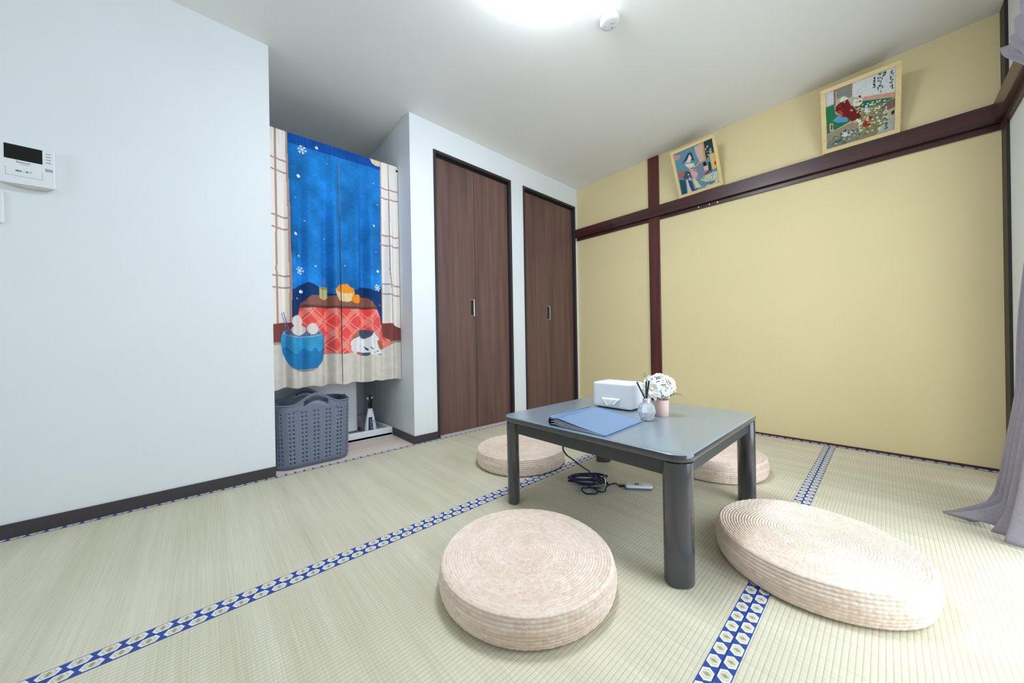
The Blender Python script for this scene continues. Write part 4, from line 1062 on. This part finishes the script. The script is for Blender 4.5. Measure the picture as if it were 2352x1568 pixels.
def flower(pos, face, R, layers, heart):
    fz = Vector(face).normalized(); fx = fz.orthogonal().normalized(); fy = fz.cross(fx)
    h = MB(); rr = random.Random(int(pos[0] * 1e4) + 3)
    for la in range(layers):
        n = 12 - la; ln = R * (1 - 0.20 * la); lift = 0.12 + 0.26 * la
        for k in range(n):
            a = 2 * PI * (k + 0.5 * (la % 2)) / n + rr.uniform(-0.1, 0.1)
            d = fx * math.cos(a) + fy * math.sin(a); t = fz.cross(d)
            le = ln * rr.uniform(0.88, 1.08); wd = R * 0.165
            rows = []
            for q in range(5):
                f = q / 4; w_ = wd * (0.35 + 1.1 * math.sin(PI * min(0.98, 0.12 + 0.80 * f)) ** 0.8 - 0.35 * f)
                c = Vector(pos) + d * (le * f * math.cos(lift * 0.9) + 0.001) + fz * (le * (lift * f - 0.30 * f * f * (1.2 - 0.2 * la)) + 0.0012 * la)
                rows.append([tuple(c - t * w_ + fz * w_ * 0.28), tuple(c), tuple(c + t * w_ + fz * w_ * 0.28)])
            o = len(h.v); h.v += [p for r_ in rows for p in r_]
            for q in range(4):
                for s_ in range(2):
                    h.f.append((o + q * 3 + s_, o + q * 3 + s_ + 1, o + q * 3 + s_ + 4, o + q * 3 + s_ + 3))
    fh = h.build('flower_head', M_petal, fp, smooth='all')
    if heart:
        g_ = MB(); rad = R * 0.2
        g_.rings([[tuple(Vector(pos) + fz * (0.007 + rad * 0.6 * math.sin(e)) + (fx * math.cos(a) + fy * math.sin(a)) * rad * math.cos(e)) for a in np.linspace(0, 2 * PI, 13)[:-1]] for e in (0, 0.5, 1.0, 1.4)], False)
        g_.build('flower_heart', M_heart, fh, smooth='all')
    st = MB(); st.tube(spline([(pos[0] * 0.2, pos[1] * 0.2, 0.05), (pos[0] * 0.6, pos[1] * 0.6, 0.5 * (0.05 + pos[2])), tuple(Vector(pos) - fz * 0.002)], 5), 0.0014, 6)
    st.build('stem', M_stem, fp, smooth='all')
def P3(sd_, tw_, z): v = side * sd_ + camdir * tw_; return (v.x, v.y, z)
def D3(sd_, tw_, z): return tuple(side * sd_ + camdir * tw_ + Vector((0, 0, z)))
flower(P3(-0.034, 0.032, 0.112), D3(-0.12, 1.0, 0.12), 0.047, 3, True)
flower(P3(0.028, 0.004, 0.134), D3(0.6, 0.5, 0.55), 0.042, 4, False)
flower(P3(-0.012, -0.010, 0.150), D3(-0.2, 0.35, 0.9), 0.042, 4, False)
flower(P3(0.012, 0.022, 0.104), D3(0.4, 0.9, 0.1), 0.034, 3, False)
flower(P3(-0.050, -0.012, 0.140), D3(-0.8, 0.3, 0.5), 0.032, 3, False)
def leaf(p0, p1, w_):
    a, b_ = Vector(p0), Vector(p1); t = (b_ - a); s_ = t.cross(Vector((0, 0, 1))).normalized(); h = MB(); rows = []
    for q in range(7):
        f = q / 6; c = a + t * f + Vector((0, 0, 0.18 * t.length * math.sin(PI * f))); ww = w_ * math.sin(PI * min(0.97, f * 0.93 + 0.06))
        rows.append([tuple(c - s_ * ww + Vector((0, 0, ww * 0.3))), tuple(c), tuple(c + s_ * ww + Vector((0, 0, ww * 0.3)))])
    h.v = [p for r_ in rows for p in r_]
    h.f = [(q * 3 + k, q * 3 + k + 1, q * 3 + k + 4, q * 3 + k + 3) for q in range(6) for k in range(2)]
    h.build('leaf', M_leaf, fp, smooth='all')
leaf(P3(0.015, 0.01, 0.068), P3(0.085, 0.0, 0.088), 0.008)
leaf(P3(0.015, 0.0, 0.072), P3(0.090, -0.02, 0.074), 0.006)
leaf(P3(0.010, 0.02, 0.064), P3(0.048, 0.03, 0.084), 0.009)
leaf(P3(-0.012, 0.02, 0.066), P3(-0.030, 0.035, 0.074), 0.007)
leaf(P3(-0.030, 0.0, 0.10), P3(-0.072, 0.0, 0.130), 0.006)
leaf(P3(0.000, 0.025, 0.064), P3(0.022, 0.034, 0.092), 0.007)
MB().tube(spline([(0, 0, 0.056), P3(-0.03, 0.005, 0.10), P3(-0.058, 0.0, 0.150), P3(-0.062, 0.0, 0.176)], 5), 0.0011, 6).build('twig', M_stem, fp, smooth='all')
for k, (a_, z) in enumerate(((-0.066, 0.172), (-0.054, 0.166), (-0.064, 0.158), (-0.070, 0.136))):
    p = P3(a_, 0.0, z); MB().lathe([(0.0004, p[2] - 0.004), (0.003, p[2]), (0.0004, p[2] + 0.005)], 8, (p[0], p[1])).build('bud', M_leaf, fp, smooth='all')

# ================================================================== UNDER THE TABLE
cd = thing('power_cord', 'bundled navy power cord with white control switch under the table', 'cord', (1.19, -1.54, 0))
M_cord = mat('navy braided cord', (32, 36, 72), 0.6, bump=0.3, bscale=900)
cx, cy = 1.19, -1.54
def rel(p): return (p[0] - cx, p[1] - cy, p[2])
pth = [rel(p) for p in [(1.33, -1.66, 0.322), (1.28, -1.72, 0.292), (1.222, -1.763, 0.240), (1.165, -1.68, 0.170), (1.125, -1.578, 0.110), (1.128, -1.515, 0.062), (1.144, -1.48, 0.034), (1.165, -1.485, 0.024)]]
e = Vector((0.72, 0.69, 0)); n_ = Vector((-0.69, 0.72, 0)); c0 = Vector((-0.006, -0.004, 0))
rr = random.Random(3)
for k in range(5):
    for j in range(10):
        a = -0.4 + 2 * PI * j / 10
        p = c0 + e * ((0.092 - 0.012 * (k % 3)) * math.cos(a)) + n_ * ((0.018 + 0.009 * ((k * 2) % 5)) * math.sin(a) + 0.006 * math.sin(2.3 * k)) + Vector((0, 0, 0.006 + 0.0065 * k + 0.010 * (0.5 - 0.5 * math.cos(a + k)) + 0.002 * rr.uniform(-1, 1)))
        pth.append(tuple(p))
lc = Vector((0.050, -0.070, 0.006))
for j in range(11):
    a = 2.4 + 2 * PI * j / 10
    pth.append(tuple(lc + Vector((0.036 * math.cos(a), 0.033 * math.sin(a), 0.002 * (j % 2)))))
for j in range(8):
    a = 2.4 + 2 * PI * j / 9
    pth.append((0.082 + 0.022 * math.cos(a), -0.030 + 0.020 * math.sin(a), 0.008))
pth += [(0.085, 0.02, 0.012), (0.105, 0.050, 0.020), (0.118, 0.060, 0.012), (0.125, 0.068, 0.008), (0.14, 0.080, 0.009)]
MB().tube(spline(pth, 5), 0.0034, 8).build('cord_line', M_cord, cd, smooth='all')
MB().tube([(0.118, 0.062, 0.0095), (0.146, 0.085, 0.010)], [0.006, 0.0048], 12).build('strain_relief', M_black, cd, smooth=40)
MB().tube([tuple(Vector((0.056, 0.040, 0.020)) + n_ * (0.026 * math.cos(a)) + Vector((0, 0, 0.021 * math.sin(a)))) for a in np.linspace(0, 2 * PI, 25)[:-1]], 0.0026, 6, True).build('cable_tie', mat('translucent tie', (222, 222, 216), 0.4), cd, smooth='all')
rz = math.atan2(0.066, 0.079)
ct = MB().prism(rrect(0.118, 0.040, 0.012, 6), 0.001, 0.011).build('control_base', mat('slate switch base', (104, 112, 128), 0.45), cd, smooth=50)
ct.location = (0.184, 0.1155, 0); ct.rotation_euler = (0, 0, rz)
top = MB().rings([[(x, y, z) for x, y in rrect(0.118 - 2 * i_, 0.040 - 2 * i_, 0.012 - i_, 6)] for i_, z in ((0, 0.011), (0.0, 0.017), (0.002, 0.0195), (0.005, 0.0205))]).build('control_cover', M_plastic, cd, smooth=40)
top.location = ct.location; top.rotation_euler = ct.rotation_euler
s1 = MB().box(-0.016, 0.004, -0.008, 0.008, 0.0203, 0.0226).build('slider', mat('grey slider', (104, 110, 124), 0.5), top, bevel=0.001)
MB().box(-0.028, -0.023, -0.003, 0.003, 0.0204, 0.0208).build('switch_mark', M_grey, top)
MB().box(0.010, 0.014, -0.004, 0.004, 0.0204, 0.0208).build('switch_mark', M_grey, top)
